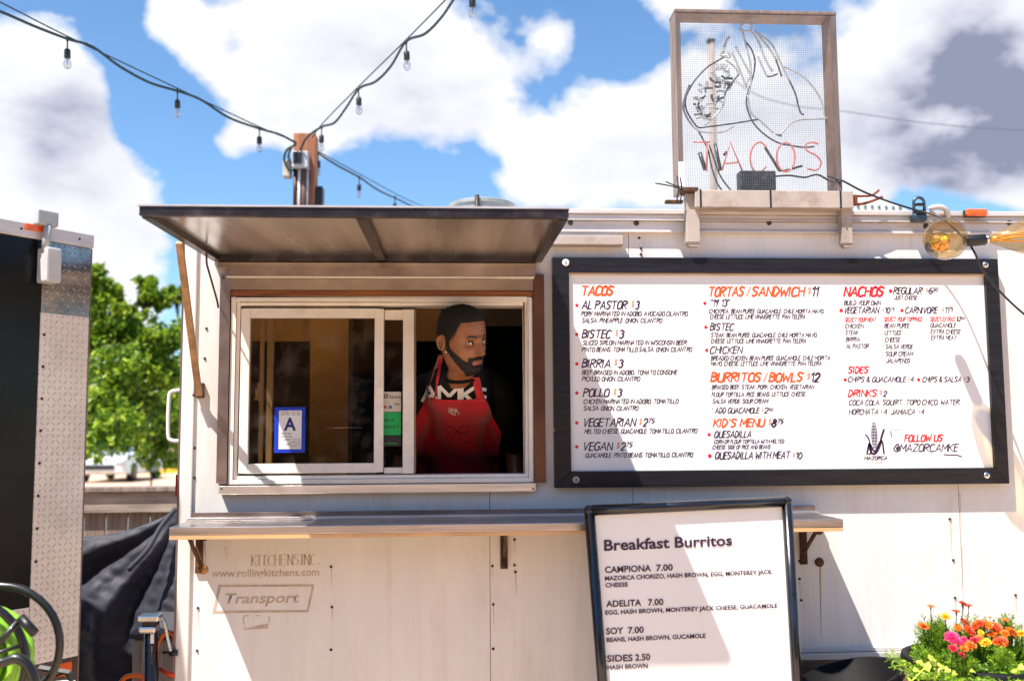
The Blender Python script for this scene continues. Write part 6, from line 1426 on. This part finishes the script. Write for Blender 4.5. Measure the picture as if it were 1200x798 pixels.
# ---- cropped strands that roughen hair and beard
def stubble(name, m, cond, n, L_, parent, seed):
    rn = random.Random(seed); b = MB(); cand = [v for v in verts if cond(v)]
    for _ in range(n):
        p, a, z, h, bk = cand[rn.randrange(len(cand))]; c0 = Vector((0, .005, min(p.z, .03))); d = (p-c0).normalized()
        p = p+Vector((rn.uniform(-.002, .002), rn.uniform(-.002, .002), rn.uniform(-.002, .002))); t_ = d.orthogonal().normalized(); t_.rotate(Matrix.Rotation(rn.uniform(0, 6.28), 3, d))
        tip = p+d*(L_*rn.uniform(.7, 1.35))+t_*L_*.35
        b.add([to_world(p-t_*.0005+d*.001), to_world(p+t_*.0005+d*.001), to_world(tip)], [(0, 1, 2)])
    return tag(b.build(name, m, parent, fix=False), kind='stuff')
stubble('hair_strands', hair_m, lambda v: v[2] > -.07 and v[3] > .0, 9000, .0085, body, 1)
stubble('hair_fade', hair_m, lambda v: v[2] > -.07 and -.012 < v[3] < .003 and abs(v[1]) > R(46), 1200, .003, body, 5)
stubble('beard_strands', beard_m, lambda v: v[4] > .45 and v[2] < .03, 4500, .0062, body, 2)
stubble('beard_edge', beard_m, lambda v: .05 < v[4] < .6 and v[2] < .03, 900, .003, body, 3)
# ---- eyes looking to the upper right
eyew = mat('eye_white', (.66, .61, .57), .3, 0, var=.02, coat=.15); irism = mat('dark_iris', (.012, .006, .004), .3, 0, spec=.3)
for s in (-1, 1):
    c = eye_c(s); gz = Vector((.48, -1.0, .10)).normalized()
    M_ = aim(c, gz); b = MB(); b.lathe([(.0001, -ER)]+[(ER*math.sin(math.pi*i/14), -ER*math.cos(math.pi*i/14)) for i in range(1, 14)]+[(.0001, ER)], 24, M_); b.v = [tuple(to_world(Vector(v))) for v in b.v]; e = b.build('eye', eyew, body, smooth=True)
    b = MB(); b.lathe([(.0078, ER*.80), (.0070, ER*.88), (.0038, ER*1.0), (.0001, ER*1.02)], 20, M_); b.v = [tuple(to_world(Vector(v))) for v in b.v]; b.build('iris', irism, e, smooth=True)
st_ = to_world(head_surf(R(-93), -.034)+Vector((-.008, -.004, 0))); b = MB(); b.lathe([(.0001, -.0042)]+[(.0042*math.sin(math.pi*i/8), -.0042*math.cos(math.pi*i/8)) for i in range(1, 8)]+[(.0001, .0042)], 12, Matrix.Translation(st_)); b.build('ear_stud', mat('crystal_stud', (.9, .9, .92), .05, .6, emit=None), body, smooth=True)
# ---- black T-shirt
sh = [(tor[0][0], .150), (tor[1][0], .140), (tor[2][0], .135), (tor[3][0], .128), ((.02, .105, 1.745), .130), ((.012, .035, 1.800), .108), ((.010, .020, 1.838), .084)]
sn = list(sh); se = [(i, i+1) for i in range(6)]
for (s_pt, elb) in ((SR, (-.22, .46, 1.46)), (SL, (.28, .56, 1.47))):
    s0 = len(sn); clav = tuple((Vector(tor[3][0])*.35+Vector(s_pt)*.65)+Vector((0, -.02, .02))); sn.append((clav, .080)); se.append((4, s0)); sn.append((s_pt, .076)); se.append((s0, s0+1)); e_ = Vector(s_pt).lerp(Vector(elb), .98); sn.append((tuple(Vector(s_pt).lerp(e_, .5)), .068)); se.append((s0+1, s0+2)); sn.append((tuple(e_), .062)); se.append((s0+2, s0+3))
shirt_me = skinned(sn, se, 0, 'shirt', 3)
for v in shirt_me.vertices:
    p = v.co; n_ = v.normal; v.co = p+n_*(.006*noise.noise((p.x*9, p.y*9, p.z*5))+.004*math.sin(p.z*38+p.x*22+3*noise.noise((p.x*4, p.y*4, p.z*4))))
shirt_m = mat('black_cotton', (.0045, .0045, .006), .8, 0, var=.3, vscale=30, spec=.25, bump=.0006, bscale=300)
shirt_me.materials.clear(); shirt_me.materials.append(shirt_m); shirt_me.polygons.foreach_set('use_smooth', [True]*len(shirt_me.polygons)); shirt_me.update()
shirt = link('shirt', shirt_me, person)
bvh = BVHTree.FromPolygons([v.co.copy() for v in shirt_me.vertices], [tuple(p.vertices) for p in shirt_me.polygons])
def hit(x, z, dflt=None):
    h = bvh.ray_cast(Vector((x, -1, z)), Vector((0, 1, 0)))
    return h[0].y if h[0] is not None else dflt
# collar
cpts = [to_world(head_surf(2*math.pi*i/24, -.140)) for i in range(24)]; 
b = MB(); cc_ = sum(cpts, Vector())/24; b.tube([cc_+(p-cc_)*1.06+Vector((0, .0, -.006)) for p in cpts], .0065, 8, closed=True); b.build('collar', shirt_m, shirt, smooth=True)
# shirt lettering
whitep = mat('white_shirt_print', (.78, .77, .75), .6)
for (ch_, xa, xb, yb, cap) in (('A', 494, 512, 470, 17), ('M', 515, 538, 471, 17), ('K', 541, 556, 473, 18), ('E', 559.5, 570, 476, 19)):
    h0 = .10; pa, pb_2 = P(xa, yb, h0), P(xb, yb, h0); cz = P(xa, yb-cap, h0).z-pa.z
    b = MB(); g_ = G[ch_]; gw = g_[0]
    for st in g_[1]:
        pts = _pts(st.lstrip('~')); q = []
        for a_, c_ in zip(pts, pts[1:]):
            for k_ in range(6): q.append((a_[0]+(c_[0]-a_[0])*k_/6, a_[1]+(c_[1]-a_[1])*k_/6))
        q.append(pts[-1]); hw = .0068
        q = [Vector((pa.x+(pb_2.x-pa.x)*p[0]/gw, 0, pa.z+cz*p[1]/9)) for p in q]; strip(b, q, hw, 0, 0, False, 0)
    v2 = []
    for v in b.v: v2.append((v[0], (hit(v[0], v[2], .12) or .12)-.004, v[2]))
    b.v = v2; b.build('shirt_lettering', whitep, shirt, fix=False)
# ---- red apron
apron_m = mat('red_apron_cloth', (.60, .002, .007), .6, 0, var=.12, vscale=12, sheen=.2, bump=.0005, bscale=350)
zt_, zb3 = PZ(530, 469, .09), 1.30
def apx(u, z):
    k = min(1, (zt_-z)/.13); xl = PX(497, 467, .09)*(1-k)+(-.185)*k; xr = PX(569, 467, .09)*(1-k)+.215*k
    return xl+(xr-xl)*u
grid = []
NU, NV = 44, 50
for j in range(NV+1):
    row = []
    for i in range(NU+1):
        u, v = i/NU, j/NV; z = zt_+.010*(abs(u-.5)*2)**2-(zt_-zb3)*v; x = apx(u, z); y = hit(x, z, None); row.append([x, y, z])
    ys = [r_[1] for r_ in row if r_[1] is not None]; base_ = min(ys) if ys else .2
    for r_ in row:
        if r_[1] is None: r_[1] = base_+.16
    grid.append(row)
for it in range(4):
    for j in range(NV+1):
        for i in range(NU+1):
            nb = [grid[jj][ii][1] for jj in (max(0, j-1), j, min(NV, j+1)) for ii in (max(0, i-1), i, min(NU, i+1))]
            grid[j][i][1] = min(grid[j][i][1], sum(nb)/9+.002)
b = MB()
b.v = [(x, y-.010-.005*math.sin(x*60+z*18)*min(1, (zt_-z)*8)-.006*noise.noise((x*9, 0, z*7)), z) for row in grid for x, y, z in row]
b.f = [(j*(NU+1)+i, j*(NU+1)+i+1, (j+1)*(NU+1)+i+1, (j+1)*(NU+1)+i) for j in range(NV) for i in range(NU)]; b.m = [0]*len(b.f)
apron = b.build('apron', apron_m, person, smooth=True); sd_ = apron.modifiers.new('thick', 'SOLIDIFY'); sd_.thickness = .003
abvh = BVHTree.FromPolygons([Vector(v) for v in b.v], b.f)
bbody = BVHTree.FromPolygons([v.co.copy() for v in me.vertices], [tuple(p.vertices) for p in me.polygons])
def anyhit(x, z, d=.12):
    ys = []
    for t_ in (bvh, bbody, abvh):
        h = t_.ray_cast(Vector((x, -1, z)), Vector((0, 1, 0)))
        if h[0] is not None: ys.append(h[0].y)
    return min(ys) if ys else d
def strap(pts, w0, w1, name='apron_strap'):
    b = MB(); L_, R_ = [], []; q = cr_spline([Vector((x, y, 0)) for x, y in pts], 5)
    for i, p in enumerate(q):
        t = i/(len(q)-1); hw = (w0+(w1-w0)*t)/2
        for off_, lst in ((-hw, L_), (hw, R_)):
            y = .05
            for _ in range(3): w3 = P(p.x+off_, p.y, y); y = anyhit(w3.x, w3.z, .06)-.006
            lst.append([w3.x, y, w3.z])
    for lst in (L_, R_):
        for _ in range(3):
            for i in range(1, len(lst)-1): lst[i][1] = min(lst[i][1], (lst[i-1][1]+lst[i+1][1])/2)
    k = len(q); b.add([tuple(v) for v in L_+R_], [(i, k+i, k+i+1, i+1) for i in range(k-1)]); o_ = b.build(name, apron_m, apron, smooth=True); s_ = o_.modifiers.new('thick', 'SOLIDIFY'); s_.thickness = .003; return o_
strap([(504, 468), (508, 450), (513, 430), (516.5, 416)], 11, 5.5); strap([(563.5, 469), (560, 455), (557.5, 442)], 9.5, 8)
b = MB()
for seg in (((526, 478), (529, 482), (531, 479), (533, 483), (535, 480), (538, 485)), ((525, 481), (529, 484), (534, 486)), ((529, 478), (530, 485)), ((534, 478.5), (533, 486))):
    q = [P(x, y, .09) for x, y in seg]; strip(b, [Vector((p.x, 0, p.z)) for p in q], .0022, 0, 0, True, 0)
b.v = [(v[0], anyhit(v[0], v[2])-.012, v[2]) for v in b.v]; b.build('apron_emblem', whitep, apron, fix=False)
for seg in (((536, 505), (528, 499), (521, 503), (530, 508), (536, 505)), ((536, 505), (543, 498), (550, 501), (544, 508), (536, 505)), ((536, 505), (531, 513), (526, 520)), ((536, 505), (541, 514), (547, 519))):
    q = cr_spline([Vector((P(x, y, .12).x, 0, P(x, y, .12).z)) for x, y in seg], 4); one('apron_tie', [Vector((p.x, anyhit(p.x, p.z)-.006, p.z)) for p in q], .0017, mat('dark_red_tie', (.12, .012, .012), .7), apron, n=5)
